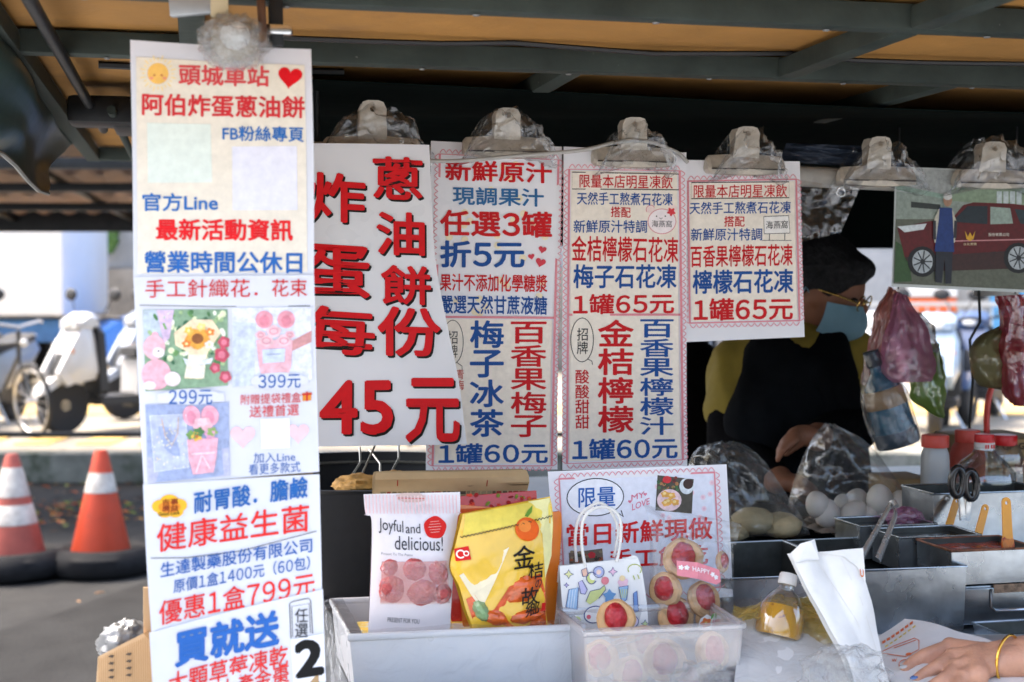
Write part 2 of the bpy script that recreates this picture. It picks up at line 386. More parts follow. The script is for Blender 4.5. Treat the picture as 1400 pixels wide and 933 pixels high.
mb = MB(); ty = M('tactile_yellow', (.62, .42, .13), .8, var=.2, vs=5)
for k in range(60): 
    for j in range(2): mb.box((-16 + k * .52, 12.05 + j * .3, .226), (.29 if j else .29, .29, .012), ty, bev=.003)
mb.box((0, 15.6, .225), (40, 1.6, .012), M('yellow_paving', (.5, .34, .12), .85, var=.25, vs=4)); struct('paving_strip', mb)
mb = MB(); q_ = [onz(-160, 905, .012), onz(60, 846, .012), onz(205, 795, .012), onz(420, 780, .012), onz(460, 1010, .012), onz(-160, 1010, .012)]; q_ = [Vector((v.x, v.y, .016)) for v in q_]; mb.add(q_ + [v - Z * .02 for v in q_], [tuple(range(6)), tuple(range(6, 12))[::-1]] + [(i, (i + 1) % 6, 6 + (i + 1) % 6, 6 + i) for i in range(6)], M('asphalt_dark', (.017, .017, .0165), .9, spec=.2, var=.4, vs=3, bump=.5, bs=70, stains=(.035, .034, .03), ss=2)); struct('road_patch', mb)
# fallen leaves and grit along the kerb
mb = MB(); lc = [M('leaf_' + n, c, .8, var=.3, vs=30) for n, c in (('rust', 'b0582a'), ('ochre', 'a87e44'), ('brown', '5a3a22'), ('tan', '6e5136'), ('umber', '4a3322'), ('green', '6f7a2c'))]
for k in range(620):
    if k < 400: x, y = (random.gauss(-2.95, .3) if k % 2 else random.gauss(-2.2, 1.2)), 9.6 + random.gauss(0, .4)
    elif k < 590: x, y = random.uniform(-5, 3), 10.9 - abs(random.gauss(0, .25))
    else: x, y = random.uniform(-3.2, 1), random.uniform(4.6, 9.5)
    r = random.uniform(.018, .045); a = random.uniform(0, 6.3); z0 = .018 + random.uniform(0, .02)
    c, s_ = math.cos(a), math.sin(a); tilt = random.uniform(-.5, .5)
    P = [(-1, 0), (-.4, .42), (.35, .4), (1, 0), (.35, -.4), (-.4, -.42)]
    mb.add([(x + (px * c - py * s_) * r, y + (px * s_ + py * c) * r, z0 + abs(py) * r * .5 + px * tilt * r * .4) for px, py in P], [(0, 1, 2, 3), (0, 3, 4, 5)], random.choice(lc))
o = mb.build('leaf_litter'); o['kind'] = 'stuff'
tag(o, 'dry fallen leaves scattered on the asphalt before the kerb', 'leaves'); 

# low guard rail before the scooters
t = thing('guard_rail', 'low dark steel rail running across before the parked scooters', 'rail', (-2.5, 8.6, 0)); dk = M('dark_steel', (.02, .021, .022), .45, metal=.6, var=.3, vs=10)
mb = MB(); mb.beam((-9, 8.6, .64), (1.5, 8.6, .64), .04, .03, dk); mb.build('top_bar', t)
for x in (-6.5, -1.5, 1.45): MB().tube([(x, 8.6, 0), (x, 8.6, .63)], .02, dk).build('post', t)

# scooter shelter
t = thing('walkway_canopy', 'low dark steel canopy with a corrugated metal roof before the parked scooters', 'canopy', (-4, 10.5, 0))
cm = M('corrugated_roof', (.3, .2, .17), .6, metal=.2, var=.2, vs=3)
mb = MB(); 
def roofz(y): return 2.34 - (y - 9) * .09
mb.slab(lambda u, v: Vector((-14 + 15 * u, 8.9 + 3.0 * v, roofz(8.9 + 3.0 * v) + .07 + .018 * math.sin(u * 15 * 2 * math.pi / .2 * 1.0))), 600, 2, .004, Z, cm); mb.build('roof', t)
for y, hh in ((8.95, .07), (9.9, .06), (10.8, .06), (11.8, .085)):
    mb = MB(); tp = .085 if y > 11 else 0; mb.beam((-14, y, roofz(y) + (tp - hh) / 2), (1, y, roofz(y) + (tp - hh) / 2), .08, hh + tp, dk); mb.build('beam', t)
for k in range(16):
    mb = MB(); x = -13.8 + k * .97; mb.beam((x, 8.95, roofz(8.95) + .012), (x, 11.8, roofz(11.8) + .012), .04, .035, dk); mb.build('rafter', t)
pm_ = M('brown_steel', (.12, .1, .08), .6, var=.2, vs=6)
for px in (-160, 560): 
    p = at(px, 500, 11.8); MB().tube([(p.x, 11.8, .22), (p.x, 11.8, roofz(11.8) - .085)], .022, pm_).build('post', t)

# buildings behind
t = thing('white_building', 'white rendered building with a rough stone lower wall behind the canopy', 'building', (-5, 23.5, .2))
wm = M('white_render', (.36, .365, .37), .85, var=.08, vs=1.2, stains=(.5, .5, .48), st=(.55, .8), ss=.6)
sm_ = M('rubble_stone', (.25, .225, .19), .9, var=.4, vs=2.5, bump=.7, bs=6)
MB().box((-5, 24.5, 4.1), (15.5, 2.8, 4.4), wm, bev=.02).build('upper_wall', t)
MB().box((-5, 24.4, 1.04), (15.7, 2.9, 1.7), sm_, bev=.03).build('stone_wall', t)
mb = MB(); g = M('window_dark', (.05, .06, .07), .15, spec=.8)
for x in (-10.5, -8, -3.2, -.5):
    f = MB().box((x, 23.1, 3.7), (1.5, .07, 1.3), M('cream_frame', (.6, .5, .33), .6)).build('window', t); MB().box((x, 23.05, 3.7), (1.32, .04, 1.12), g).build('pane', f)
for px in (80, 98): q = at(px, 400, 22.9); MB().tube([(q.x, 22.93, .25), (q.x, 22.93, 5)], .05, M('tan_pipe', (.45, .38, .28), .6, var=.15)).build('drain_pipe', [o_ for o_ in bpy.data.objects if o_.name == 'white_building'][0])
iv = MB(); im = M('ivy_leaf', (.07, .16, .03), .6, var=.4, vs=12)
for k in range(260):
    c = at(148 + random.gauss(0, 5), 312 + abs(random.gauss(0, 10)), 22.95 - random.random() * .2); a = random.uniform(0, 6.3); r = random.uniform(.05, .1)
    q = [Vector((math.cos(a + b), random.uniform(-.5, .5), math.sin(a + b))) * r + c for b in (0, 1.6, 3.1, 4.7)]; iv.add(q, [(0, 1, 2, 3)], im)
iv.tube([at(148, 300, 22.9), at(148, 350, 22.98)], .02, M('ivy_stem', (.1, .07, .04), .8), 6)
tag(iv.build('wall_plant', smooth=0), 'small green creeper hanging on the white rendered wall', 'plant')
t = thing('shop_building', 'pale shop building with an orange band and white fascia seen through the stall', 'building', (9, 22.5, .2))
MB().box((9.5, 24, 2.6), (13, 3, 4.8), M('pale_wall', (.34, .34, .33), .8, var=.1, vs=1.4), bev=.02).build('wall', t)
a, b = at(1243, 425, 22.3), at(1310, 397, 22.3); mid = (a + b) / 2
MB().box((mid.x, 22.42, mid.z - .07), (abs(b.x - a.x), .12, .22), M('orange_band', (.75, .15, .04), .6, var=.1), bev=.01).build('orange_band', t)
MB().box((mid.x, 22.4, mid.z + .22), (abs(b.x - a.x), .14, .32), M('white_fascia', (.8, .8, .78), .6), bev=.01).build('fascia', t)
MB().box((8.2, 22.44, 1.25), (1.3, .1, 2.0), M('blue_shutter', (.09, .3, .55), .5, var=.15, vs=4), bev=.01).build('shutter', t)
MB().box((5.6, 22.44, 1.2), (.95, .1, 1.9), M('grey_door', (.3, .31, .32), .5, var=.1), bev=.01).build('door', t)
MB().box((10.3, 22.44, 1.6), (1.5, .1, 1.2), g, bev=.01).build('window', t)
# railing on the right
t = thing('metal_fence', 'pale metal bar fence before the shop building', 'fence', (6.5, 18.5, .22)); fm = M('pale_metal', (.5, .52, .53), .5, metal=.3)
MB().beam((3.2, 18.5, 1.35), (10, 18.5, 1.35), .05, .05, fm).build('top_rail', t); MB().beam((3.2, 18.5, .4), (10, 18.5, .4), .05, .05, fm).build('bottom_rail', t)
mb = MB(); [mb.beam((3.3 + k * .14, 18.5, .43), (3.3 + k * .14, 18.5, 1.32), .02, .02, fm, up=Vector((0, 1, 0))) for k in range(48)]; mb.build('bars', t)

# white box truck
t = thing('box_truck', 'white box truck parked beyond the canopy', 'truck', (-8.2, 19.3, .22)); tw = M('truck_white', (.72, .72, .7), .4, var=.05, vs=1.5, coat=.3)
p = at(88, 430, 18.4); MB().box((p.x - 2.5, 19.4, 2.35), (5, 2.1, 2.3), tw, bev=.05).build('cargo_box', t)
MB().box((p.x - 2.5, 19.4, 1.0), (5.2, 1.7, .3), M('truck_blue', (.05, .15, .33), .5, var=.2), bev=.03).build('chassis', t)
mb = MB(); mb.prism([(p.x - 5.1, .8), (p.x - 5.1, 2.6), (p.x - 6.2, 2.6), (p.x - 6.9, 1.7), (p.x - 6.9, .8)], .95, tw, c=(0, 19.4, 0)); mb.build('cab', t)
for x in (-1.2, -6): 
    for y in (18.55, 20.25): mb = MB(); mb.lathe([(.2, -.12), (.4, -.12), (.42, -.08), (.42, .08), (.4, .12), (.2, .12)], (p.x + x, y, .64), M('tyre', (.025, .025, .026), .8, bump=.3), ax=(Vector((1, 0, 0)), Vector((0, 0, 1)), Vector((0, 1, 0)))); mb.build('wheel', t)
MB().box((p.x - 4.62, 18.33, 2.02), (.75, .03, .28), M('sign_grey', (.5, .55, .53), .6)).build('sign_panel', t)

# blue car beyond the white scooter
t = thing('blue_car', 'bright blue car with a raked windscreen behind the white scooter', 'car', (-4.2, 19, .22)); bl = M('car_blue', (.03, .16, .55), .3, coat=.8, var=.05)
A = (Vector((1, 0, 0)), Vector((0, 1, 0)), Z); x0 = at(118, 400, 18).x
MB().prism([(0, .35), (0, .8), (.25, .98), (.9, 1.1), (1.55, 1.72), (3.2, 1.75), (3.95, 1.1), (4.1, .9), (4.1, .35)], .82, bl, c=(x0, 19, .2), inset=.9).build('body', t)
MB().prism([(1.08, 1.12), (1.62, 1.64), (2.3, 1.68), (2.3, 1.12)], .77, g, c=(x0, 19, .2), inset=1.0).build('side_window', t)
MB().prism([(2.4, 1.12), (2.4, 1.68), (3.1, 1.66), (3.6, 1.12)], .77, g, c=(x0, 19, .2), inset=1.0).build('side_window', t)
MB().add([(x0 + .93, 18.4, 1.32), (x0 + .93, 19.6, 1.32), (x0 + 1.5, 19.5, 1.87), (x0 + 1.5, 18.5, 1.87)], [(0, 1, 2, 3)], g).build('windscreen', t)
for x in (.75, 3.3):
    for y in (18.25, 19.75): mb = MB(); mb.lathe([(.1, -.1), (.3, -.1), (.32, -.06), (.32, .06), (.3, .1), (.1, .1)], (x0 + x, y, .54), M('tyre'), ax=(Vector((1, 0, 0)), Vector((0, 0, 1)), Vector((0, 1, 0)))); mb.build('wheel', t)

# ------------------------------------------------------------------ scooters
def scooter(colour, label, loc, rz):
    t = thing('motor_scooter', label, 'scooter', (0, 0, 0), 'scooters parked behind the stall'); X = (Vector((1, 0, 0)), Vector((0, 1, 0)), Z)
    bk = M('black_plastic', (.025, .026, .028), .55); ty_ = M('tyre'); ch = M('chrome', (.6, .6, .6), .2, metal=1); s = colour; sg = M('seat_black', (.02, .02, .021), .7, bump=.1)
    lg = M('lamp_glass', (.8, .8, .78), .1, spec=.8); og = M('lamp_orange', (.8, .25, .03), .2)
    wa = (Vector((1, 0, 0)), Z, Vector((0, 1, 0)))
    for x in (.62, -.62):
        w_ = MB(); w_.lathe([(.16, -.05), (.235, -.055), (.255, -.03), (.26, 0), (.255, .03), (.235, .055), (.16, .05)], (x, 0, .26), ty_, ax=wa); wo = w_.build('wheel', t)
        r_ = MB(); r_.lathe([(.02, -.05), (.05, -.05), (.05, .05), (.02, .05)], (x, 0, .26), ch, ax=wa)
        for k in range(5): a = k * 2 * math.pi / 5; r_.beam((x + .04 * math.cos(a), 0, .26 + .04 * math.sin(a)), (x + .165 * math.cos(a), 0, .26 + .165 * math.sin(a)), .03, .025, ch, up=Vector((0, 1, 0)))
        r_.build('rim', wo)
    MB().prism([(.28, .5), (.4, .95), (.5, .98), (.62, .78), (.7, .55), (.62, .46)], .19, s, X, inset=.55).build('front_shield', t)
    MB().prism([(.46, .5), (.5, .86), (.58, .84), (.705, .6), (.72, .5), (.62, .44)], .085, bk, X, inset=.6).build('shield_trim', t)
    MB().prism([(.25, .34), (.3, .95), (.37, .97), (.36, .34)], .2, bk, X, inset=.85).build('leg_shield', t)
    for q in (-1, 1): MB().prism([(.42, .52), (.47, .9), (.58, .86), (.76, .56), (.66, .44)], .035, s, X, c=(0, q * .12, 0), inset=.7).build('side_fairing', t)
    MB().prism([(.42, .5), (.62, .58), (.86, .44), (.9, .36), (.78, .42), (.6, .5), (.45, .44)], .09, s, X, inset=.7).build('front_fender', t)
    MB().prism([(.34, .25), (.34, .33), (-.15, .33), (-.2, .25)], .17, bk, X, inset=.9).build('footboard', t)
    MB().prism([(-.1, .3), (-.12, .66), (-.3, .72), (-.9, .78), (-.98, .7), (-.75, .5), (-.5, .38)], .17, s, X, inset=.7).build('rear_body', t)
    MB().prism([(-.08, .68), (-.1, .76), (-.35, .82), (-.6, .8), (-.88, .87), (-.92, .8), (-.4, .73)], .15, sg, X, inset=.85).build('seat', t)
    MB().tube([(.36, 0, .9), (.62, 0, .26)], .035, bk).build('fork', t)
    MB().prism([(.3, .96), (.32, 1.06), (.42, 1.1), (.56, 1.02), (.56, .95), (.44, .93)], .16, s, X, inset=.6).build('handlebar_cowl', t)
    MB().ell((.545, 0, .995), (.03, .075, .045), lg).build('headlight', t)
    for q in (-1, 1):
        MB().tube([(.34, q * .14, 1.03), (.3, q * .26, 1.05), (.24, q * .36, 1.04)], [.012, .016, .017], bk).build('handlebar_grip', t)
        m_ = MB(); m_.tube([(.33, q * .2, 1.05), (.31, q * .27, 1.18), (.3, q * .3, 1.22)], .006, bk, 6); mo = m_.build('mirror', t); MB().ell((.29, q * .33, 1.26), (.02, .085, .06), bk).build('mirror_head', mo)
        MB().ell((.6, q * .13, .74), (.035, .035, .05), og).build('indicator', t)
    MB().prism([(-.1, .2), (0, .34), (-.5, .36), (-.7, .3), (-.6, .18)], .11, bk, X, inset=.8).build('engine', t)
    MB().tube([(-.2, -.15, .22), (-.5, -.17, .26), (-.85, -.17, .32)], [.03, .045, .05], ch).build('exhaust', t)
    MB().tube([(-.7, .12, .8), (-.95, .1, .84), (-.95, -.1, .84), (-.7, -.12, .8)], .012, ch).build('grab_rail', t)
    MB().ell((-.96, 0, .68), (.03, .08, .04), M('lamp_red', (.5, .02, .02), .2)).build('tail_light', t)
    MB().box((-.97, 0, .5), (.01, .17, .1), M('plate_white', (.75, .75, .75), .5), bev=.003).build('number_plate', t)
    MB().tube([(-.15, .1, .22), (-.12, .22, .01)], .012, ch, 6).build('kickstand', t)
    t.location = loc; t.rotation_euler.z = R(rz); return t
wh = M('scooter_white', (.62, .62, .62), .3, coat=.6); sv = M('scooter_silver_blue', (.33, .42, .52), .3, coat=.6); db = M('scooter_grey', (.22, .25, .29), .3, coat=.6); nv = M('scooter_navy', (.03, .06, .14), .3, coat=.6)
G0 = .222
p = at(152, 590, 13.0); scooter(wh, 'white scooter with black footwell parked facing the stall, by the bicycle', (p.x, 13.3, G0), 232)
p = at(-60, 590, 13); scooter(db, 'grey and blue scooter half hidden behind the bicycle', (p.x, 13.6, G0), 262)
p = at(1303, 590, 12.6); scooter(sv, 'silver blue scooter seen between the hanging bags through the stall', (p.x, 13, G0), 250)
p = at(1195, 590, 13); scooter(wh, 'white scooter partly hidden behind the pink hanging bag', (p.x, 13.8, G0), 285)
p = at(1120, 590, 13); scooter(nv, 'dark navy scooter behind the stall keeper in the blue mask', (p.x, 14.5, G0), 260)
p = at(985, 590, 13); scooter(db, 'grey scooter behind the gap beside the stall keeper', (p.x, 14, G0), 245)
p = at(1400, 590, 13); scooter(nv, 'dark scooter behind the khaki bag at the right of the stall', (p.x, 14.2, G0), 240)
p = at(190, 590, 14); scooter(db, 'grey scooter parked behind the white scooter', (p.x + .2, 14.8, G0), 225)
p = at(550, 590, 14); scooter(sv, 'silver blue scooter glimpsed above the black frying pot', (p.x, 14, G0), 255)
# bicycle
t = thing('bicycle', 'old black bicycle with wire wheels parked between two scooters', 'bicycle', (0, 0, 0)); wa = (Vector((1, 0, 0)), Z, Vector((0, 1, 0))); al = M('alloy', (.55, .55, .55), .3, metal=.9); bf = M('bicycle_black', (.025, .027, .03), .4, coat=.4)
for x in (.52, -.52):
    o = MB().tube([(x + .31 * math.cos(a * math.pi / 20), 0, .33 + .31 * math.sin(a * math.pi / 20)) for a in range(40)], .018, M('tyre'), 8, closed=True).build('wheel', t)
    m_ = MB(); m_.tube([(x + .285 * math.cos(a * math.pi / 20), 0, .33 + .285 * math.sin(a * math.pi / 20)) for a in range(40)], .012, al, 6, closed=True)
    for k in range(18): a = k * math.pi / 9; m_.tube([(x, .02 * (-1) ** k, .33), (x + .28 * math.cos(a), 0, .33 + .28 * math.sin(a))], .0022, al, 4)
    m_.tube([(x, -.05, .33), (x, .05, .33)], .02, al); m_.build('rim', o)
m_ = MB()
for a, b, r in (((.38, 0, .85), (-.12, 0, .8), .016), ((.36, 0, .72), (-.06, 0, .3), .018), ((-.14, 0, .84), (-.06, 0, .3), .016), ((-.06, 0, .3), (-.52, 0, .33), .011), ((-.13, 0, .78), (-.52, 0, .33), .009), ((.39, 0, .95), (.36, 0, .7), .02), ((.36, 0, .7), (.52, 0, .33), .014)): m_.tube([a, b], r, bf)
m_.build('frame', t); MB().tube([(.38, -.28, 1.0), (.42, -.2, 1.02), (.4, 0, .98), (.42, .2, 1.02), (.3, .28, 1.0)], .012, al).build('handlebar', t)
MB().prism([(-.3, .88), (-.3, .94), (-.1, .93), (.02, .9), (.02, .88)], .07, M('seat_black'), inset=.7).build('saddle', t)
MB().lathe([(.02, -.01), (.09, -.01), (.09, .01), (.02, .01)], (-.06, -.05, .3), al, ax=wa).build('chainring', t)
MB().ell((.47, 0, .84), (.03, .035, .035), M('lamp_glass')).build('lamp', t)
p = at(-8, 590, 12.5); t.location = (p.x, 12.75, G0); t.rotation_euler = (R(4), 0, R(-42))

# ------------------------------------------------------------------ traffic cones
def cone(px, py, d, hh, label, cols, bands, tilt):
    p = at(px, py, d); p.z = 0; t = thing('traffic_cone', label, 'traffic cone', (0, 0, 0), 'traffic cones on the asphalt')
    b = MB(); b.lathe([(.15, .045), (.16, .1), (.038, hh - .02), (.03, hh), (.012, hh + .002)], (0, 0, 0), cols[0], 32); b.build('cone_body', t)
    for z0, z1 in bands:
        r = lambda z: .16 + (z - .1) / (hh - .12) * (.038 - .16) + .0025
        m_ = MB(); m_.lathe([(r(z0) - .002, z0), (r(z0), z0 + .002), (r(z1), z1 - .002), (r(z1) - .002, z1)], (0, 0, 0), cols[1], 32); m_.build('reflective_band', t)
    b = MB(); b.lathe([(.15, .02), (.2, .0), (.265, .01), (.29, .05), (.285, .1), (.25, .135), (.19, .135), (.155, .11)], (0, 0, 0), M('worn_tyre', (.012, .012, .013), .75, spec=.2, var=.4, vs=14, bump=.3), 36, wob=.03); b.build('tyre_base', t)
    t.location = p; t.rotation_euler = (R(tilt), R(tilt * .6), R(px)); return t
cw = M('band_white', (.36, .34, .31), .5, var=.3, vs=16, stains=(.3, .28, .25), ss=22)
cone(138, 792, 7.6, .655, 'bright orange traffic cone with one worn white band in a black tyre', (M('cone_orange', (.42, .042, .012), .55, var=.12, vs=9, stains=(.3, .05, .02), st=(.6, .75), ss=16), cw), [(.43, .535)], 1)
cone(22, 795, 7.5, .645, 'faded pinkish red traffic cone with two wide white bands', (M('cone_faded', (.32, .07, .05), .65, var=.2, vs=8, stains=(.35, .2, .17), ss=14), cw), [(.275, .38), (.42, .575)], -2)

# ================================================================== the stall
ZR = 1.84; O = at(700, 100, 2.2); O.z = 0; Gd = -N
def st(a, b, z): return O + E * a + Gd * b + Z * z
AX = (E, Gd, Z)
gs = M('green_grey_steel', (.036, .046, .04), .65, metal=.1, spec=.2, var=.3, vs=9, bump=.1, stains=(.3, .3, .28), st=(.68, .76), ss=30)
ply = M('orange_plywood', (.36, .175, .04), .75, var=.16, vs=5, bump=.1, bs=80, stains=(.26, .13, .04), st=(.56, .72), ss=4)
awn = thing('stall_awning', 'steel framed stall roof with an orange plywood underside', 'awning', st(.5, .4, ZR))
mb = MB(); mb.box(st(.75, .425, ZR + .045), (2.95, 2.59, .012), ply, AX, .002); mb.build('roof_panel', awn)
mb = MB(); mb.box(st(.75, .425, ZR + .056), (3.0, 2.65, .008), M('roof_tin', (.2, .22, .22), .5, metal=.5), AX, .001); mb.build('roof_sheet', awn)
for b in (-.86, -.43, 0, .92, 1.68):
    a0 = -.72 if b != -.86 else -.72
    MB().beam(st(a0, b, ZR + .018), st(2.2, b, ZR + .018), .036, .034, gs, bev=.004).build('cross_beam', awn)
for a, b0, b1 in ((-.735, -.88, 1.72), (-.48, -.41, -.02), (.445, -.41, -.02), (.445, -.84, -.45), (1.3, -.41, -.02), (.1, .02, .9), (.75, .02, .9), (1.5, .02, .9), (2.2, -.88, 1.72)):
    MB().beam(st(a, b0, ZR + .016), st(a, b1, ZR + .016), .034, .03, gs, bev=.004).build('rafter', awn)
MB().tube([st(-.66, -.5, ZR - .005), st(-.66, .9, ZR - .005)], .009, dk).build('slide_rod', awn)
MB().tube([st(-.62, .45, ZR - .02), st(-.62, 1.5, ZR - .02)], .008, gs).build('slide_rod', awn)
m_ = MB(); m_.box(st(-.64, .55, ZR - .012), (.12, .1, .05), dk, AX, .012); m_.box(st(-.60, .62, ZR - .02), (.05, .16, .04), dk, AX, .01); m_.build('latch', awn)
m_ = MB(); m_.tube([st(-.63 + .1 * k, .28 + .01 * math.sin(k), ZR + .032) for k in range(0, 5)], .006, dk, 6); m_.build('cable', awn)
tar = M('tarp_and_shade', (.004, .0065, .006), .95, spec=.02, var=.3, vs=4, bump=.25, bs=14)  # valance cloth; on the lining its near black stands for shade
mb = MB(); mb.slab(lambda u, v: st(-.5 + 2.7 * u, .22 + 1.45 * v, ZR + .012 - .02 * math.sin(v * 9 + u * 3) ** 2 - .03 * v), 24, 16, .003, Z, tar); mb.build('shade_lining', awn)  # near-black sheet put in to paint the deep shade under the inner roof
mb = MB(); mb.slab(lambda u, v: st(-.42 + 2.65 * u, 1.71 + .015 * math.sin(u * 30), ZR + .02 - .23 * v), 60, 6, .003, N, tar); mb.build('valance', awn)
mb = MB(); mb.slab(lambda u, v: st(2.17 + .01 * math.sin(u * 20), -.3 + 2 * u, ZR + .02 - .75 * v), 30, 6, .003, E, tar); mb.build('added_side_curtain', awn)  # added out of view so the right of the interior stays dark
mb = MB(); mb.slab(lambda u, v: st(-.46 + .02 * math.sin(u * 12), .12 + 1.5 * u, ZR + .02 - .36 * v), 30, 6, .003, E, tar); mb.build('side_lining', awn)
for a, b in ((-.42, .1), (2.1, .1), (-.42, 1.6), (2.1, 1.6)): MB().beam(st(a, b, 0), st(a, b, ZR), .035, .035, dk, up=E, bev=.004).build('post', awn)
# tarp flap on the left
tl_, tr_, br_, bl_ = st(-.74, -.6, ZR + .045), st(-.74, 1.5, ZR + .045), at(66, 262, 2.6), at(-90, 155, 1.75)
mb = MB(); mb.slab(lambda u, v: (tl_ * (1 - u) + tr_ * u) * (1 - v) + (bl_ * (1 - u) + br_ * u) * v + E * (.03 * math.sin(v * 3.1) * math.sin(u * 5) + .012 * mnoise.noise(Vector((u * 5, v * 4, 1)))) - Z * .01 * math.sin(u * 9) * v, 30, 14, .002, E, M('green_tarp', (.03, .055, .05), .42, spec=.5, var=.3, vs=6, bump=.2, bs=10, stains=(.12, .13, .13), st=(.62, .8), ss=5)); mb.build('tarp_flap', awn)
MB().tube([bl_.lerp(br_, k / 8) - Z * .01 * math.sin(9 * k / 8) for k in range(9)], .004, M('flap_hem', (.2, .2, .19), .5), 6).build('flap_hem', awn)
scr = M('screw_head', (.2, .2, .19), .5, metal=.6)
mb = MB(); [mb.lathe([(.005, -.003), (.004, -.0045), (.0005, -.005)], st(a, b, ZR + .002), scr, 8) for a in [k * .23 - .6 for k in range(12)] for b in (-.43, 0)]; o_ = mb.build('screw_heads', awn); o_['kind'] = 'stuff'
mb = MB(); mb.tube([st(-.45 + k * .11, -.06 + .006 * math.sin(k * 2.3), ZR + .034 - .008 * abs(math.sin(k * .8))) for k in range(24)], .004, M('black_wire', (.012, .012, .012), .5), 6); mb.build('wire', awn)
# torn plywood bits under the beam
for px, py in ((720, 70), (1040, 92), (1392, 106)):
    c = onz(px, py, ZR + .033); mb = MB(); mb.add([c - E * .02 - Gd * .01, c + E * .025 - Gd * .01, c + E * .004 - Gd * .018 - Z * .018, c - E * .02 - Gd * .01 + Z * .001, c + E * .025 - Gd * .01 + Z * .001, c + E * .004 - Gd * .017 - Z * .017], [(0, 1, 2), (3, 5, 4), (0, 3, 4, 1), (1, 4, 5, 2), (2, 5, 3, 0)], ply); mb.build('torn_splinter', awn)
# rail that carries the menu sheets
PS = Plane(850, 400, 2.5)
rm = M('rail_pale', (.42, .40, .36), .6, var=.25, vs=14, stains=(.2, .17, .13), ss=20)
a, b = PS.hit(410, 205) - N * .03, PS.hit(1560, 262) - N * .03
rl = thing('hanging_rail', 'pale dirty rail under the roof that carries the menu sheets', 'rail', a)
MB().tube([a, b], .019, rm, 16).build('rail', rl)
for p in (a + E * .03, b - E * .03): MB().tube([p, p + Z * (ZR - p.z)], .006, dk, 8).build('hanger_rod', rl)
# counter
ct = thing('stall_counter', 'steel topped stall counter carrying the trays and boxes', 'counter', st(.6, .3, 0)); stl = M('stainless', (.42, .44, .46), .32, metal=.9, var=.25, vs=7, bump=.05, bs=40)
MB().box(st(.75, .55, .94), (2.5, 1.9, .02), stl, AX, .004).build('counter_top', ct)
MB().box(st(.75, .55, .54), (2.4, 1.8, .76), M('cart_panel', (.3, .31, .3), .5, metal=.4, var=.2), AX, .01).build('counter_body', ct)
for a in (-.3, 1.8):
    for b in (-.2, 1.3): MB().lathe([(.02, -.03), (.075, -.03), (.08, 0), (.075, .03), (.02, .03)], st(a, b, .08), M('tyre'), ax=(E, Z, Gd)).build('wheel', ct)
# ================================================================== printed sheets
RED, BLU, PNK, BLK = 'c8171e', '1c4f96', 'd96f72', '26241f'
papw = M('laminated_paper', 'e9e9ec', .4, spec=.35, var=.03, vs=5, coat=.35, bump=.02, bs=12)
pap = M('banner_paper', 'd3d3d8', .4, spec=.35, var=.03, vs=5, coat=.35, bump=.02, bs=12)
pap_cream = M('laminated_cream', 'ebe3d6', .36, var=.03, vs=6, coat=.35)
papB = M('glossy_poster', 'dcdcde', .3, var=.03, vs=4, coat=.4)
edge_film = M('laminate_edge', 'c9ccd0', .2, spec=.8, coat=.5)
# ---- long banner of four sheets taped one under the other
def dA(x, y): 
    t = max(0, (y - 640) / 300); u = (x - 310) / 250
    return .004 * math.sin((y - 60) / 95) + .006 * math.sin(x / 70 + y / 130) - .05 * t * u
PA = Plane(300, 300, 1.665)
bn = thing('menu_banner', 'long white menu banner of four taped sheets hanging at the front left of the stall', 'banner', PA.hit(310, 400))
s1 = Sheet(PA, [(178, 55), (181, 220), (182, 382)], [(425, 68), (428, 220), (429, 380)], pap, dA, name='sheet', parent=bn)
s1.fill([(186, 78), (416, 90), (420, 372), (188, 374)], 'e2d8c6', -1)
for k in range(24):
    a = k * 2 * math.pi / 24; r0, r1 = (18, 25) if k % 2 else (18, 22); s1.stroke([(216 + r0 * math.cos(a), 100.6 + r0 * math.sin(a)), (216 + r1 * math.cos(a), 100.6 + r1 * math.sin(a))], 1.6, 'f0d48a')
s1.ell(216, 100.6, 14.5, 14.5, 'eebc62', 0); s1.ell(211, 103, 1.6, 1.6, 'c77a4a', 1); s1.ell(221, 103, 1.6, 1.6, 'c77a4a', 1); s1.ell(207, 107, 3, 2, 'e89a76', 1); s1.ell(225, 107, 3, 2, 'e89a76', 1)
s1.line('頭城車站', 244, 368, 101.5, 105, 29, 'd4494b', .03); s1.heart(396, 106, 33, 'd8101c', 1, rot=8)
s1.line('阿伯炸蛋蔥油餅', 194, 416, 142.5, 148.6, 31, 'cf3136', .03)
s1.fill([(201, 168), (288, 170), (290, 250), (202, 250)], 'd9e0d4', 0); s1.fill([(317, 201), (405, 201), (406, 288), (318, 288)], 'dcdae2', 0)
s1.line('FB粉絲專頁', 304, 414.5, 182.5, 185.5, 21, '2a68ad', .022); s1.line('官方Line', 194.5, 298, 276.5, 277, 25, '2a68ad', .025)
s1.line('最新活動資訊', 213, 400, 314, 315.5, 30, 'da1a20', .036); s1.line('營業時間公休日', 197, 413, 358, 359.5, 30, '2a62a8', .03)
s1.done()
s2 = Sheet(PA, [(182, 379), (189, 520), (197, 663)], [(429, 376), (433, 510), (437, 646)], pap, lambda x, y: dA(x, y) + .0022, name='sheet', parent=bn)
s2.line('手工針織花．', 198.5, 352, 395, 394, 25, RED, .004); s2.line('花束', 371, 419.7, 394, 393.5, 24, RED, .004); s2.stroke([(191, 417.5), (300, 419.5), (424, 418.4)], .9, '3a3a40')
P = 'flower_photo'
s2.fill([(195.5, 423.5), (311, 423), (311.7, 527), (199, 535)], '86a383', 0, P)
s2.poly([(196, 424), (238, 423.5), (226, 470), (197, 480)], 'b7c2c9', 1, P); s2.poly([(214, 424), (238, 424), (232, 462), (224, 470)], 'cdb4cd', 2, P)
rr = random.Random(3)
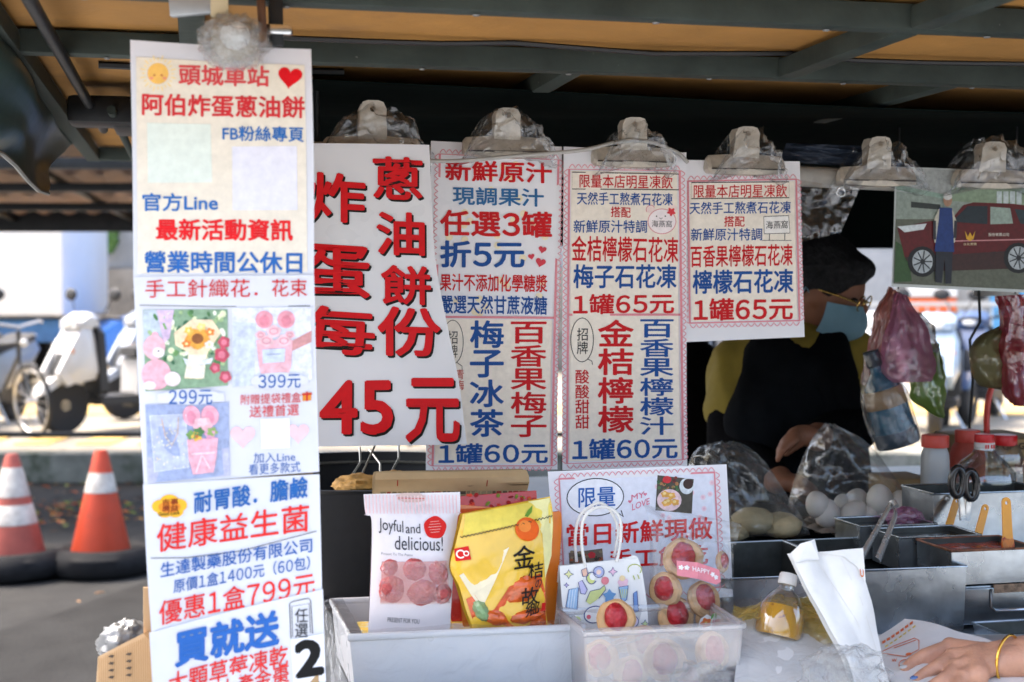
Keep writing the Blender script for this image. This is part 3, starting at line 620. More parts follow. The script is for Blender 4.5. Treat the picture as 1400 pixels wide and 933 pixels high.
for k in range(90): x, y = rr.uniform(203, 309), rr.uniform(426, 505); s2.ell(x, y, rr.uniform(2, 6), rr.uniform(2, 5), rr.choice(['4e7b4a', '6f9a5c', 'dfe6b8', '3c6b4c', '9db884', 'eef0d8']), 2, P, rr.uniform(0, 180), 8)
for x, y, r in ((303, 485, 10), (306, 468, 8), (294, 503, 7), (308, 515, 8)): s2.ell(x, y, r, r, 'bd4c5e', 3, P, wob=.12); s2.ell(x, y, r * .5, r * .5, 'd8788a', 4, P)
s2.poly([(238, 455), (262, 437), (290, 437), (302, 455), (284, 482), (276, 518), (252, 517), (258, 482), (240, 472)], 'ecd3ae', 4, P); s2.poly([(258, 485), (282, 485), (279, 517), (252, 516)], 'efe2cb', 5, P)
s2.ell(270, 463, 17, 14, 'e8a040', 5, P, wob=.1); s2.ell(270, 463, 8, 7, '8a5328', 6, P)
for x, y, c in ((255, 470, 'dd7a35'), (287, 454, 'e07f38'), (258, 452, 'efb854'), (275, 447, 'f2cf7a'), (286, 471, 'f2ead8')): s2.ell(x, y, 6, 5, c, 6, P, wob=.2); s2.ell(x, y, 2, 2, 'f6e09a', 7, P)
s2.poly([(250, 489), (268, 495), (291, 489), (288, 497), (270, 499), (254, 498)], 'dfe4ea', 7, P); s2.stroke([(268, 498), (262, 512)], 2.5, 'dfe4ea', 7, P); s2.stroke([(270, 498), (278, 511)], 2.5, 'dfe4ea', 7, P)
s2.ell(214, 512, 20, 21, 'e4aab4', 3, P); s2.ell(211, 475, 15, 17, 'e8b2ba', 4, P); s2.ell(212, 459, 5, 5, 'e4a4b0', 3, P); s2.ell(217, 482, 8, 7, 'f3e3e1', 5, P); s2.ell(217, 480, 1.5, 1.3, '4a3a3a', 6, P); s2.ell(205, 527, 9, 6, 'f0d5d6', 5, P); s2.ell(236, 518, 11, 10, 'f0d9d8', 4, P)
P = 'bouquet_photo'
s2.fill([(317, 421), (425, 420), (427, 521), (317.7, 529)], 'd8dae6', 0, P); s2.poly([(318, 440), (350, 442), (346, 527), (318, 529)], 'c4cbe0', 1, P); s2.poly([(392, 470), (426, 452), (426, 468), (400, 480)], 'c98e8d', 1, P)
for x in (361, 391): s2.ell(x, 437, 12, 12, 'e69aa6', 2, P); s2.ell(x, 439, 7, 8, 'db8392', 3, P)
s2.poly([(350, 465), (400, 465), (398, 500), (390, 528), (362, 528), (354, 500)], 'e8b0b9', 3, P)
for x, y, r in ((374, 453, 10), (364, 466, 10), (388, 466, 10), (356, 458, 7), (396, 458, 7)): s2.ell(x, y, r, r * .8, 'ecc0c4', 4, P, wob=.1); s2.ring(x, y, r * .55, r * .4, 1.6, 'd98f9c', 5, P)
s2.poly([(358, 478), (390, 476), (389, 495), (359, 497)], 'c2cbdc', 6, P); s2.stroke([(365, 485), (384, 484)], 1.2, '8a94b0', 7, P)
P = 'gift_photo'
s2.fill([(199, 553), (312.6, 549.6), (314, 650), (203, 659)], '9aa5c4', 0, P); s2.poly([(202, 625), (313, 612), (314, 650), (203, 659)], 'b3b4cf', 1, P)
s2.poly([(205, 568), (254, 566), (258, 638), (212, 644)], 'b6bcd2', 2, P); s2.stroke([(205, 568), (254, 566), (258, 638), (212, 644)], 1.2, 'dfe3ee', 3, P, closed=True)
s2.stroke([(221, 572), (226, 595), (235, 609), (243, 592), (244, 570)], 1.4, 'd0b49f', 3, P)
for k in range(34): s2.ell(rr.uniform(210, 256), rr.uniform(580, 640), 1.1, 1.1, rr.choice(['f3dfae', 'f6ecd2']), 4, P, 0, 6)
for x in (262, 287): s2.ell(x, 568, 12, 14, 'e8a3b2', 3, P, -15); s2.ell(x, 570, 6, 9, 'df8ca0', 4, P, -15)
s2.poly([(256, 600), (298, 598), (296, 625), (292, 645), (264, 648), (258, 626)], 'e6a9b6', 4, P); s2.ell(277, 580, 13, 10, 'e9b4bb', 5, P, wob=.1)
for x, y, c in ((262, 594, '6f9550'), (272, 590, '4d7b47'), (290, 590, '8aa55e'), (269, 596, 'e9b64a'), (287, 593, 'df9dbb'), (277, 577, 'eec6ca')): s2.ell(x, y, 7, 6, c, 6, P, wob=.2)
s2.ell(269, 596, 2.4, 2.4, 'b66a34', 7, P); s2.stroke([(276, 622), (268, 645)], 2, 'f0d4da', 7, P); s2.stroke([(277, 622), (287, 640)], 2, 'f0d4da', 7, P); s2.stroke([(262, 620), (294, 618)], 3, 'f0cdd5', 7, P)
s2.ell(261, 542, 42, 11, pap, 5); s2.fill([(216, 538), (306, 537), (306, 549), (216, 551)], pap, 5); s2.line('299元', 231, 290, 543, 542.4, 20, '2d5fa6', .008, lvl=7)
s2.ell(382, 521, 40, 12, pap, 5); s2.line('399元', 353, 411, 522, 521, 19, '2d5fa6', .008, lvl=7)
s2.line('附贈提袋禮盒', 329, 412, 546.6, 543.6, 14, 'd24f55', .006); s2.poly([(414, 538), (426, 537), (426, 548), (414, 549)], 'd98a2e', 1); s2.stroke([(420, 536), (420, 549)], 2.4, 'c22a2a', 2); s2.stroke([(413, 540), (427, 539)], 2.4, 'c22a2a', 2)
s2.line('送禮首選', 341, 409, 563, 560.5, 16, 'd24f55', .008); s2.heart(332, 596, 34, 'efc3c6', 0); s2.heart(408, 592, 30, 'efc3c6', 0); s2.fill([(356, 573), (396, 572), (397, 613), (357, 614)], 'ecebf0', 1)
s2.line('加入Line', 346.5, 404, 626.7, 624.6, 14, '3a66a8', .004); s2.line('看更多款式', 340, 411, 642.6, 638.7, 15, '3a66a8', .004)
s2.done()
s3 = Sheet(PA, [(196, 661), (201, 760), (208, 862)], [(437, 649), (439, 730), (441, 812)], pap, lambda x, y: dA(x, y) + .0044, name='sheet', parent=bn)
for x, y, r in ((220, 690, 12), (232, 684, 13), (244, 689, 12), (226, 697, 11), (240, 697, 11), (232, 691, 15)): s3.ell(x, y, r, r * .75, 'eeb22e', 0)
s3.ell(232, 691, 15, 8, 'e58a28', 1); s3.line('吉事', 222, 244, 684.5, 683.5, 8.5, '8a3414', .02, lvl=2); s3.line('廣益', 222, 244, 693, 692, 8.5, '8a3414', .02, lvl=2); s3.line('Good Luck', 217, 246, 700.5, 698.5, 5, '3a2212', .02, lvl=2)
s3.line('耐胃酸．膽鹼', 265, 421, 686, 666, 30, '2460a4', .026); s3.line('健康益生菌', 215, 423, 733, 708, 38, 'dc2b28', .012); s3.stroke([(207, 759), (255, 760), (330, 753), (433, 727)], 1.1, '4a4a50')
s3.line('生達製藥股份有限公司', 220, 427, 776, 746, 20, '2d5fa6', .012); s3.line('原價1盒1400元（60包）', 237.5, 424, 798.5, 770, 19, '2d5fa6', .008); s3.line('優惠1盒799元', 218, 431, 834, 799, 33, 'dc2b28', .01)
s3.done()
s4 = Sheet(PA, [(205, 859), (210, 940), (216, 1040)], [(442, 807), (446, 920), (452, 1030)], pap, lambda x, y: dA(x, y) + .0066, name='sheet', parent=bn)
s4.line('買就送', 239, 382.5, 884, 858, 50, '2a62ae', .045); s4.line('大顆草莓凍乾', 231, 394, 930, 897, 30, 'd8322f', .012); s4.line('　土產金棗'.strip(), 300, 396, 942, 922, 26, 'd8322f', .012)
s4.stroke([(398, 874), (396, 826), (401, 823), (422, 819), (425, 822), (428, 868)], 1.1, '303036'); s4.stroke([(400.5, 872), (399, 830), (423, 826), (425, 867)], .9, '303036')
s4.column('任選', 412.5, 832, 874, 18, '303036', .006); s4.fill([(398, 876), (443, 868), (447, 935), (402, 940)], 'e9e9ee', 1); s4.word('2', [(402, 878), (442, 873), (445, 926), (404, 931)], '101012', .06, lvl=2); s4.word('個', [(406, 938), (438, 934), (439, 958), (407, 962)], '184a58', .04, lvl=2)
s4.done()
m_ = MB(); m_.slab(lambda u, v: PA.hit(192 + 26 * v + 222 * u, 66 + 990 * v) - N * (.012 + .006 * math.sin(v * 4)), 6, 24, .003, N, M('cardboard_back', 'a98a62', .85, var=.15)); m_.build('backing_board', bn)

# ---- big price poster
def dB(x, y): return .012 * math.sin((x - 405) / 75) + .02 * max(0, (x - 520) / 100) * max(0, (y - 330) / 280) ** 2 + .004 * math.sin(y / 60)
PB = Plane(520, 400, 2.33)
sb = Sheet(PB, [(404, 196), (408, 400), (414, 611)], [(586, 199), (594, 349), (609, 440), (625, 520), (635, 606)], papB, dB, name='price_poster', nu=24, nv=24, label='large white price poster with red shadowed lettering and a curling lower corner', cat='poster')
DR = 'cf1219'
def gl(c, x0, y0, x1, y1, sk=6): sb.word(c, [(x0, y0), (x1, y0 + sk), (x1, y1 + sk * .3), (x0, y1 - sk * .4)], DR, .028, lvl=2, sh=(2.6, 3.0))
gl('炸', 420, 234, 499, 305); gl('蛋', 414, 332, 505, 407); gl('每', 414, 416, 511, 485)
gl('蔥', 508, 214, 577, 274, 3); gl('油', 513, 289, 580, 350, 3); gl('餅', 519, 362, 588, 417, 2); gl('份', 514, 418, 601, 487, 3); gl('45', 436, 520, 536, 594, -2); gl('元', 552, 516, 626, 604, 0)
sb.done()

# ---- the clipped menu sheets
CS = Sheet
GM = 'menu sheets clipped to the rail'
cream = 'f2e9da'
PC = Plane(675, 400, 2.5 - .0); PC.p = PS.hit(675, 400) + N * .004; PC.n = N
dC = lambda x, y: .003 * math.sin((y - 190) / 70) + .002 * math.sin(x / 40)
sc = Sheet(PC, [(589, 193), (585, 420), (582, 643)], [(768, 201), (764, 420), (762, 642)], papw, dC, name='menu_sheet', label='juice menu sheet offering three cans and five yuan off, beside the large price poster', cat='menu', group=GM)
sc.scallop([(601, 211), (763, 219), (754, 637), (591, 637)], out=5); sc.fill([(599, 436), (755, 438), (751.5, 634), (594, 634)], cream, -1, 'border')
for k in range(30): sc.ell(rr.uniform(608, 750), rr.uniform(222, 430), 5, 5, 'f3e6c4', -1, 'border')
sc.stroke([(597, 433.5), (759, 434.8)], 3, 'e08f98', 0, 'border')
sc.line('新鮮原汁', 608, 754, 233, 237, 29, RED, .03); sc.line('現調果汁', 618, 743, 267.7, 271, 25, '2f6a9e', .025); sc.line('任選3罐', 600.5, 754, 305, 308, 36, RED, .032); sc.line('折5元', 601, 717, 347.6, 348, 37, BLU, .035)
for x, y, w_, r_ in ((726, 351, 9, -10), (741, 341.5, 11, 12), (738.5, 359, 14, 15)): sc.heart(x, y, w_, 'd1434f', 1, rot=r_)
sc.line('果汁不添加化學糖漿', 601, 748, 386, 388, 24, RED, .02); sc.line('嚴選天然甘蔗液糖', 601.5, 748, 416, 418, 26, BLU, .022)
sc.ring(619, 468, 14.5, 30, 1, '333333', 1); sc.column('招牌', 619, 452, 490, 13.5, '2a2a2a', .004); sc.column('青梅', 629, 505, 534, 11, 'c65a50', .01); sc.stroke([(625, 496), (632, 501), (632, 507)], .9, '333333', 1)
sc.column('梅子冰茶', 666, 437, 599, 47, BLU, .028); sc.column('百香果梅子', 723, 439, 599, 49, RED, .022); sc.line('1罐60元', 599, 749, 620.5, 619.7, 28, BLU, .03)
sc.done()
PD = Plane(850, 400, 2.5); PD.p = PS.hit(855, 400) + N * .012; PD.n = N
sd_ = Sheet(PD, [(770, 201), (769, 420), (769, 643)], [(937.7, 209), (939, 420), (940, 639)], papw, lambda x, y: .003 * math.sin((y - 200) / 90 + 1) + .002 * math.sin(x / 30), name='menu_sheet', label='menu sheet with a small bear drawing, headed by frozen drinks and ending at sixty yuan', cat='menu', group=GM)
sd_.fill([(780, 234), (925, 236), (931, 626), (778, 631)], cream, -1, 'border'); sd_.scallop([(777, 232), (928.5, 234), (934, 629), (775, 634)], out=5); sd_.stroke([(776, 430.5), (930.7, 430.5)], 3, 'e08f98', 0, 'border')
sd_.stroke([(781, 236), (927, 238.5), (927, 260), (781, 259)], 1.3, '3b3630', 1, closed=True)
sd_.line('限量本店明星凍飲', 791, 919, 248, 249.5, 18.5, RED, .01); sd_.line('天然手工熬煮石花凍', 787.5, 919, 271.7, 273, 17.5, BLU, .014); sd_.line('搭配', 834, 861.5, 290, 291, 14.5, RED, .014); sd_.line('新鮮原汁特調', 783, 884, 310, 310, 17.5, BLU, .014)
sd_.ell(889, 286, 6, 6, 'f4ded8', 0); sd_.ell(919, 286, 6, 6, 'f4ded8', 0); sd_.ell(904.4, 303, 19, 17, 'f6ecec', .5); sd_.ring(904.4, 303, 19, 17, 1, 'd98a8c', 1); sd_.ring(889, 287, 6, 6, .9, 'd98a8c', 1, a0=150, a1=330); sd_.line('海燕窩', 890.5, 918, 306, 306.5, 9.5, '2a2a2a', .004, lvl=2); sd_.ell(917, 290, 5, 5, 'd8424a', 2, wob=.3); sd_.ell(897, 296, 1, 1, '333333', 2); sd_.ell(909, 296, 1, 1, '333333', 2); sd_.stroke([(901, 298), (903, 300), (905, 298)], .8, '333333', 2)
sd_.line('金桔檸檬石花凍', 780.5, 927, 340, 342, 35, RED, .018); sd_.line('梅子石花凍', 783, 925, 378, 378, 33, BLU, .026); sd_.line('1罐65元', 783, 922, 416.5, 415, 28, RED, .028)
sd_.ring(795.6, 465, 15.5, 30, 1.1, '333333', 1); sd_.column('招牌', 796, 448, 485, 15, '2a2a2a', .006); sd_.stroke([(803, 491), (809, 494), (810, 499)], 1, '333333', 1); sd_.column('酸酸甜甜', 796, 505, 587, 19, RED, .014)
sd_.column('金桔檸檬', 842, 436, 593, 50, RED, .026); sd_.column('百香果檸檬汁', 898.5, 436, 596, 46, BLU, .02); sd_.line('1罐60元', 782, 927, 615, 612.7, 29, BLU, .03)
sd_.done()
PE = Plane(1015, 400, 2.5); PE.p = PS.hit(1015, 400) + N * .007; PE.n = N
se = Sheet(PE, [(931, 219), (934, 340), (937, 468)], [(1093, 221), (1097, 340), (1100, 461)], papw, lambda x, y: .002 * math.sin((y - 200) / 60 + 2), name='menu_sheet', label='shorter single menu sheet with a tiny signboard drawing, in front of the masked stall keeper', cat='menu', group=GM)
se.fill([(942.5, 250), (1086, 248), (1091, 436.5), (945.5, 440)], cream, -1, 'border'); se.scallop([(940, 248), (1088, 245.5), (1093, 438.5), (943, 442)], out=5)
se.stroke([(944.6, 250), (1078, 249), (1078.7, 270.6), (944.6, 272)], 1.3, '3b3630', 1, closed=True); se.line('限量本店明星凍飲', 948, 1075.5, 262, 261, 18, RED, .01); se.line('天然手工熬煮石花凍', 942.5, 1081, 285, 283.5, 17, BLU, .014); se.line('搭配', 990, 1018, 303, 303, 14.5, RED, .014); se.line('新鮮原汁特調', 944.6, 1042, 321, 320.5, 17, BLU, .014)
se.poly([(1044, 296.4), (1078, 295), (1080, 319), (1045, 320)], 'f4f1ec', 0); se.stroke([(1044, 296.4), (1078, 295), (1080, 319), (1045, 320)], 1, '3b3630', 1, closed=True); se.line('海燕窩', 1047, 1077, 308, 307, 11, '2a2a2a', .004, lvl=2); se.stroke([(1052, 320), (1052, 329)], 1, '555555', 1); se.stroke([(1073, 319), (1073, 329)], 1, '555555', 1); se.stroke([(1042, 329), (1082, 329)], 1, '777777', 1)
se.line('百香果檸檬石花凍', 944, 1084, 351, 348.5, 30, RED, .018); se.line('檸檬石花凍', 947, 1085, 386, 384, 33, BLU, .028); se.line('1罐65元', 948, 1084, 424, 422, 31, RED, .03)
se.done()
# ---- limited sheet leaning behind the clear box
PF = Plane(880, 730, 2.15, 12.5, 8)
sf = Sheet(PF, [(749, 645), (757, 740), (767, 835)], [(994, 635), (999, 730), (1003, 816)], papw, lambda x, y: .003 * math.sin(x / 60), name='menu_sheet', label='pink framed handmade notice with food photos leaning behind the clear cookie box', cat='menu')
sf.fill([(766, 657), (975, 648), (983, 800), (774, 815)], 'e3e6f0', -1, 'border'); sf.scallop([(764, 655), (977, 646), (985, 803), (772, 818)], out=5)
for k in range(38): x, y = rr.uniform(772, 974), rr.uniform(660, 800); sf.ell(x, y, 3.6, 3.6, 'efd3da', 0, 'border'); sf.ell(x, y, 1.7, 1.7, 'e6bcc8', .5, 'border')
sf.ell(813, 680, 38, 25, 'eef0f5', .6, rot=-3); sf.ring(813, 680, 38.5, 25.5, 1.3, '22262e', 1, rot=-3); sf.stroke([(838, 698), (846, 703), (851, 707), (848, 698)], 1.4, '22262e', 1); sf.line('限量', 790, 840, 681, 679, 27, '2a62ae', .012, lvl=2)
sf.line('MY', 862, 880, 681, 676, 8, 'd8798f', .01); sf.line('LOVE', 863, 887, 694, 685, 9, 'd8798f', .01); sf.heart(860, 686, 5, 'd8798f', 1); sf.heart(881, 676, 5, 'd8798f', 1)
P = 'food_photo'; sf.fill([(898, 650), (948, 655.4), (945.4, 702.5), (895, 698)], '4a4438', 1, P)
for k in range(30): sf.ell(rr.uniform(899, 926), rr.uniform(653, 672), 2.5, 2.2, rr.choice(['2f5030', '7b2a20', '476b3c', 'b07a4a', '5a2a22']), 2, P, 0, 7)
sf.ell(911, 656, 6, 5, 'c8262c', 3, P); sf.ell(938, 665, 10, 11, 'd9dfe2', 3, P); sf.ell(940, 662, 7, 7, '3a2016', 4, P); sf.ell(914, 684, 17, 15, 'e3c4c6', 3, P)
for x, y in ((908, 676), (917, 678), (913, 686), (922, 687), (909, 688)): sf.ell(x, y, 5.5, 4.5, 'dda44a', 4, P, wob=.15); sf.ell(x - 1, y - 1, 2.4, 2, 'f0cf88', 5, P)
sf.line('當日新鮮現做', 774, 974, 732, 722, 31, 'd41f24', .026, lvl=2); sf.line('手工餅乾', 831, 968, 765, 758, 27, 'd41f24', .03, lvl=2)
P = 'rose_photo'; sf.fill([(777, 756), (822.4, 750), (824, 770), (778, 775)], '6a5a4a', 1, P)
for k in range(26): sf.ell(rr.uniform(780, 821), rr.uniform(754, 772), 2.6, 2, rr.choice(['3a2c22', '8a7a5a', '4f5a34', 'a8532f', '2a2420']), 2, P, 0, 7)
sf.ell(808, 759, 5, 4.5, 'c8262c', 3, P, wob=.1)
sf.done()
# ---- photograph of the red car
PG = Plane(1300, 320, 2.6); PG.p = PS.hit(1310, 320) + N * .006; PG.n = N
gpap = M('glossy_photo', 'b9bfbd', .3, var=.04, vs=5, coat=.4)
sg = Sheet(PG, [(1224, 228), (1222, 310), (1219, 392)], [(1436, 236), (1437, 320), (1438, 402)], gpap, None, name='photo_print', label='glossy photograph print of a man in a blue apron beside a red car', cat='photo print')
P = 'picture'
sg.fill([(1226, 230), (1434, 238), (1435, 300), (1225, 295)], 'a3a8a6', -1, P); sg.fill([(1225, 262), (1434, 285), (1434, 300), (1224, 300)], '87938a', 0, P); sg.poly([(1225, 253), (1300, 268), (1300, 274), (1225, 260)], '8ea899', 1, P); sg.poly([(1300, 255), (1434, 240), (1434, 285), (1300, 275)], '7e9078', .5, P)
sg.poly([(1245, 276), (1285, 280), (1285, 287), (1245, 284)], '2c3230', 2, P)
for k in range(4): sg.poly([(1362 + k * 9, 262), (1369 + k * 9, 262), (1369 + k * 9, 280), (1362 + k * 9, 280)], 'b9c4c4', 2, P)
sg.fill([(1224, 300), (1434, 300), (1435, 398), (1221, 388)], '5b5f52', 1, P, 6, 6)
for k in range(11): sg.stroke([(1250 + k * 18, 372 + k * .7), (1264 + k * 18, 380 + k * .6), (1250 + k * 18 + 4, 388)], .8, '565a4c', 2, P)
sg.poly([(1224, 330), (1240, 340), (1246, 385), (1222, 386)], '33502c', 2, P)
CR = '571015'
sg.poly([(1226, 312), (1268, 303), (1301, 299), (1316, 281), (1330, 277), (1385, 279), (1434, 286), (1435, 366), (1250, 372), (1236, 352), (1232, 335)], CR, 3, P); sg.poly([(1306, 298), (1322, 282), (1349, 282), (1349, 307), (1306, 304)], '1c2830', 4, P); sg.poly([(1353, 283), (1380, 285), (1384, 306), (1353, 307)], '8fa096', 4, P); sg.poly([(1386, 286), (1434, 292), (1434, 312), (1394, 306)], '25343a', 4, P)
sg.poly([(1236, 352), (1435, 340), (1435, 366), (1250, 372)], '38201e', 4, P); sg.stroke([(1300, 330), (1434, 327)], 1.6, 'c4888a', 5, P); sg.poly([(1226, 310), (1266, 306), (1262, 314), (1236, 318)], 'c9d2d4', 4, P)
for x, y in ((1260, 358), (1391, 353)): sg.ell(x, y, 20, 21, '16171a', 5, P); sg.ell(x, y, 14, 16, 'aab2b6', 6, P); [sg.stroke([(x, y), (x + 13 * math.cos(a * .7), y + 15 * math.sin(a * .7))], 1.8, '33383c', 7, P) for a in range(9)]; sg.ell(x, y, 3.4, 3.4, '23272b', 8, P)
sg.poly([(1318, 316), (1322, 324), (1325, 318), (1328, 324), (1332, 316), (1330, 327), (1325, 330), (1320, 327)], 'd2a02e', 6, P); sg.line('台北實業', 1316, 1334, 334, 334, 3.6, 'cdbf9a', .01, lvl=6, part=P); sg.line('股份有限公司', 1350, 1378, 321, 321, 4.6, 'd8d2c4', .01, lvl=6, part=P)
sg.poly([(1276, 300), (1282, 286), (1300, 286), (1306, 302), (1304, 332), (1276, 332)], 'b9b7a8', 8, P); sg.poly([(1283, 284), (1300, 285), (1301, 300), (1303, 345), (1276, 344), (1282, 300)], '1a3570', 9, P); sg.poly([(1278, 344), (1301, 345), (1299, 388), (1291, 388), (1290, 352), (1286, 387), (1277, 386)], '20242e', 8, P); sg.ell(1294, 274, 6, 9, '9c7a63', 9, P); sg.ell(1294, 269, 6, 5, 'c6c6c2', 10, P); sg.stroke([(1276, 302), (1276, 328)], 4, '2a2a32', 9, P); sg.stroke([(1305, 302), (1304, 326)], 4, '2a2a32', 9, P)
sg.done()

# ================================================================== bulldog clips and film
clipm = M('worn_clip', (.52, .47, .39), .5, metal=.1, var=.22, vs=40, stains=(.22, .13, .06), st=(.6, .72), ss=55, bump=.1)
film = FILM(base=.09, rim=.62, milk=.22, bs=14, bump=.3)
def clip(px, ytop, ybase, half, off, label, dirt=True, hole=True, tab=20, g='bulldog clips on the rail'):
    c = PS.hit(px, ybase) + N * (.012 + off); k = pm((c - CAM).y); t = thing('bulldog_clip', label, 'clip', c, g); h = (ybase - ytop) * k; hw = half * k; tw = tab * k
    b = MB()   # jaw: a rounded triangular bar
    prof = [(.016, -.012), (.018, -.006), (.012, .004), (.003, .012), (-.004, .012), (-.012, .004), (-.018, -.006), (-.016, -.012)]
    vs = []
    for j, f in enumerate((-1, -.93, -.3, .3, .93, 1)):
        s_ = (.6, .95, 1.15, 1.15, .95, .6)[j]
        for y, z in prof: vs.append(c + E * hw * f + N * y * s_ + Z * (z * s_ * 1.35))
    n = 8; b.add(vs, [(i * n + q, i * n + (q + 1) % n, (i + 1) * n + (q + 1) % n, (i + 1) * n + q) for i in range(5) for q in range(n)] + [tuple(range(8))[::-1], tuple(range(40, 48))], clipm); b.build('jaw', t, smooth=22)
    for sgn, nm in ((1, 'lever'), (-1, 'lever')):
        ol = [(-1.0, 0), (-.98, .25), (-.9, .62), (-.92, .8), (-.7, .96), (-.35, 1), (.35, 1), (.7, .96), (.92, .8), (.9, .62), (.98, .25), (1.0, 0)]
        pts = [c + E * tw * x + Z * (.006 + h * z) + N * sgn * (.006 + .010 * z) for x, z in ol]; m_ = MB(); k_ = len(pts)
        # plate with a real hole
        hc = c + Z * (.006 + h * .8) + N * sgn * (.006 + .008); hr = .0052; nh = 12; hp = [hc + E * hr * math.cos(2 * math.pi * q / nh) + Z * hr * math.sin(2 * math.pi * q / nh) for q in range(nh)]
        bm = bmesh.new(); ov = [bm.verts.new(p) for p in pts]; hv = [bm.verts.new(p) for p in hp]; ed = [bm.edges.new((ov[i], ov[(i + 1) % k_])) for i in range(k_)] + [bm.edges.new((hv[i], hv[(i + 1) % nh])) for i in range(nh)]
        bmesh.ops.triangle_fill(bm, edges=ed, use_beauty=True, normal=N); r = bmesh.ops.extrude_face_region(bm, geom=bm.faces[:]); [setattr(v, 'co', v.co + N * .0016 * sgn) for v in r['geom'] if isinstance(v, bmesh.types.BMVert)]
        bm.verts.index_update(); m_.add([v.co.copy() for v in bm.verts], [[v.index for v in f.verts] for f in bm.faces], clipm); bm.free(); m_.build(nm, t)
    MB().box(c + N * .019 - Z * .009, (hw * 1.86, .003, .0022), M('jaw_gap', (.04, .03, .025), .8), (E, N, Z)).build('jaw_gap', t)
    MB().tube([c - E * tw * .75 + Z * .008, c + E * tw * .75 + Z * .008], .006, dk, 10).build('spring', t)
    return t, c, k
def wrap(c, rx, rz, label, seed, up=.0, ry=.035, tail=0):
    mb = MB()
    def f(u, v):
        a = (u - .5) * math.pi * 1.15; x = math.sin(a) / math.sin(.575 * math.pi); b = v; 
        top = max(0, 1 - abs(x) ** 2.2) ** .6
        q = Vector((x * 3 + seed * 3, b * 3, seed)); n1 = mnoise.fractal(q * 1.6, 1, 2, 5); n2 = mnoise.noise(q * 4)
        return c + E * (x * rx * (1 - .22 * b * b) + .008 * n1) + Z * (-.014 - .02 * (1 - b) * abs(x) + rz * top * b + .009 * n1 * (.3 + b)) + N * (.012 + ry * math.sin(b * 2.6) * (.55 + .45 * top) + .010 * n1 + .004 * n2)
    mb.grid(f, 44, 24, film)
    def g_(u, v): p = f(u, v); return p - N * (2 * (p - c).dot(N) - .006) if v > .02 else p
    mb.grid(g_, 44, 24, film)
    return tag(mb.build('film_wrap', smooth=70, base=c), label, 'plastic film', 'clear film wrapped over the clips')
L_ = [(507, 146, 203, 66, .006, 'rust flecked bulldog clip above the large price poster'), (689, 156, 203, 60, .006, 'dusty bulldog clip above the juice menu sheet offering three cans'), (859, 169, 217, 57, .012, 'bulldog clip under the looped cable on the sheet with the bear drawing'), (1012, 181, 227, 56, .008, 'small clip with round hump over the shorter single menu sheet'), (1194, 194, 242, 56, 0, 'bare bulldog clip on the rail between the single sheet and the car photograph'), (1346, 201, 246, 54, .006, 'bulldog clip that holds the photograph of the red car')]
WL = ['milky crumpled film over the clip of the large price poster', 'peaked crumpled film over the clip of the three can menu sheet', 'thin clear film over the clip of the bear menu sheet', 'pointed film hood over the clip of the shorter single menu sheet', 'clear film over the empty clip on the bare rail', 'wide film hood over the clip of the car photograph']
for i, (px, y0, y1, hw, off, lb) in enumerate(L_):
    t, c, k = clip(px, y0, y1, hw, off, lb, tab=(20, 19, 19, 19, 18, 20)[i])
    wrap(c, hw * k * (1.22, 1.12, .95, .95, 1.15, 1.35)[i], (y1 - y0 + (8, 16, 6, 8, 8, 20)[i]) * k, WL[i], i + 1)
# hanging scrap of film by the rail and the dark cloth on it
def sheetfilm(q, d0, label, seed, amp=.02, name='film_sheet', mat=None, nu=24, nv=24, cat='plastic film'):
    mb = MB()
    def f(u, v):
        x, y = bil(q, u, v); n1 = mnoise.fractal(Vector((u * 3 + seed * 5, v * 3, seed)), 1, 2, 5); n2 = mnoise.noise(Vector((u * 9, v * 8, seed)))
        return at(x, y, d0 - (amp * n1 + amp * .3 * n2) - amp * math.sin(u * 3.1) * .7)
    mb.grid(f, nu, nv, mat or film); return tag(mb.build(name, smooth=70), label, cat)
sheetfilm([(1090, 246), (1175, 258), (1150, 318), (1092, 332)], 2.52, 'loose scrap of clear film hanging from the rail beside the single sheet', 4, .012)
o = sheetfilm([(1075, 196), (1185, 200), (1180, 228), (1066, 222)], 2.62, 'dark cloth scrap lying over the rail behind the single sheet', 8, .012, 'cloth_scrap', M('dark_blue_cloth', (.02, .03, .05), .6, bump=.2), cat='cloth')
c = PS.hit(1143, 264) + N * .02; tag(MB().tube([c + E * .008 * math.cos(a * .4) + Z * .008 * math.sin(a * .4) for a in range(16)], .0016, M('chrome'), 6, closed=True).build('steel_ring'), 'small steel ring tying the loose film beside the rail', 'ring')
# cable over the sheets
pts = [(395, 199), (430, 203), (470, 205), (510, 210), (545, 218), (580, 224), (625, 224), (680, 219), (740, 214), (790, 209), (825, 200), (855, 196), (885, 198), (905, 205), (922, 212), (935, 224)]
cp = []
for i in range(46): x, y = smooth_pl(pts, i / 45); cp.append((PS.hit(x, y) + N * (.055 if x < 800 else .055 - .035 * (x - 800) / 135)))
tag(MB().tube(cp, .0034, M('grey_cable', (.42, .41, .38), .4, var=.1, vs=30), 10).build('hanging_cable'), 'pale grey cable drooping across the tops of the menu sheets', 'cable')
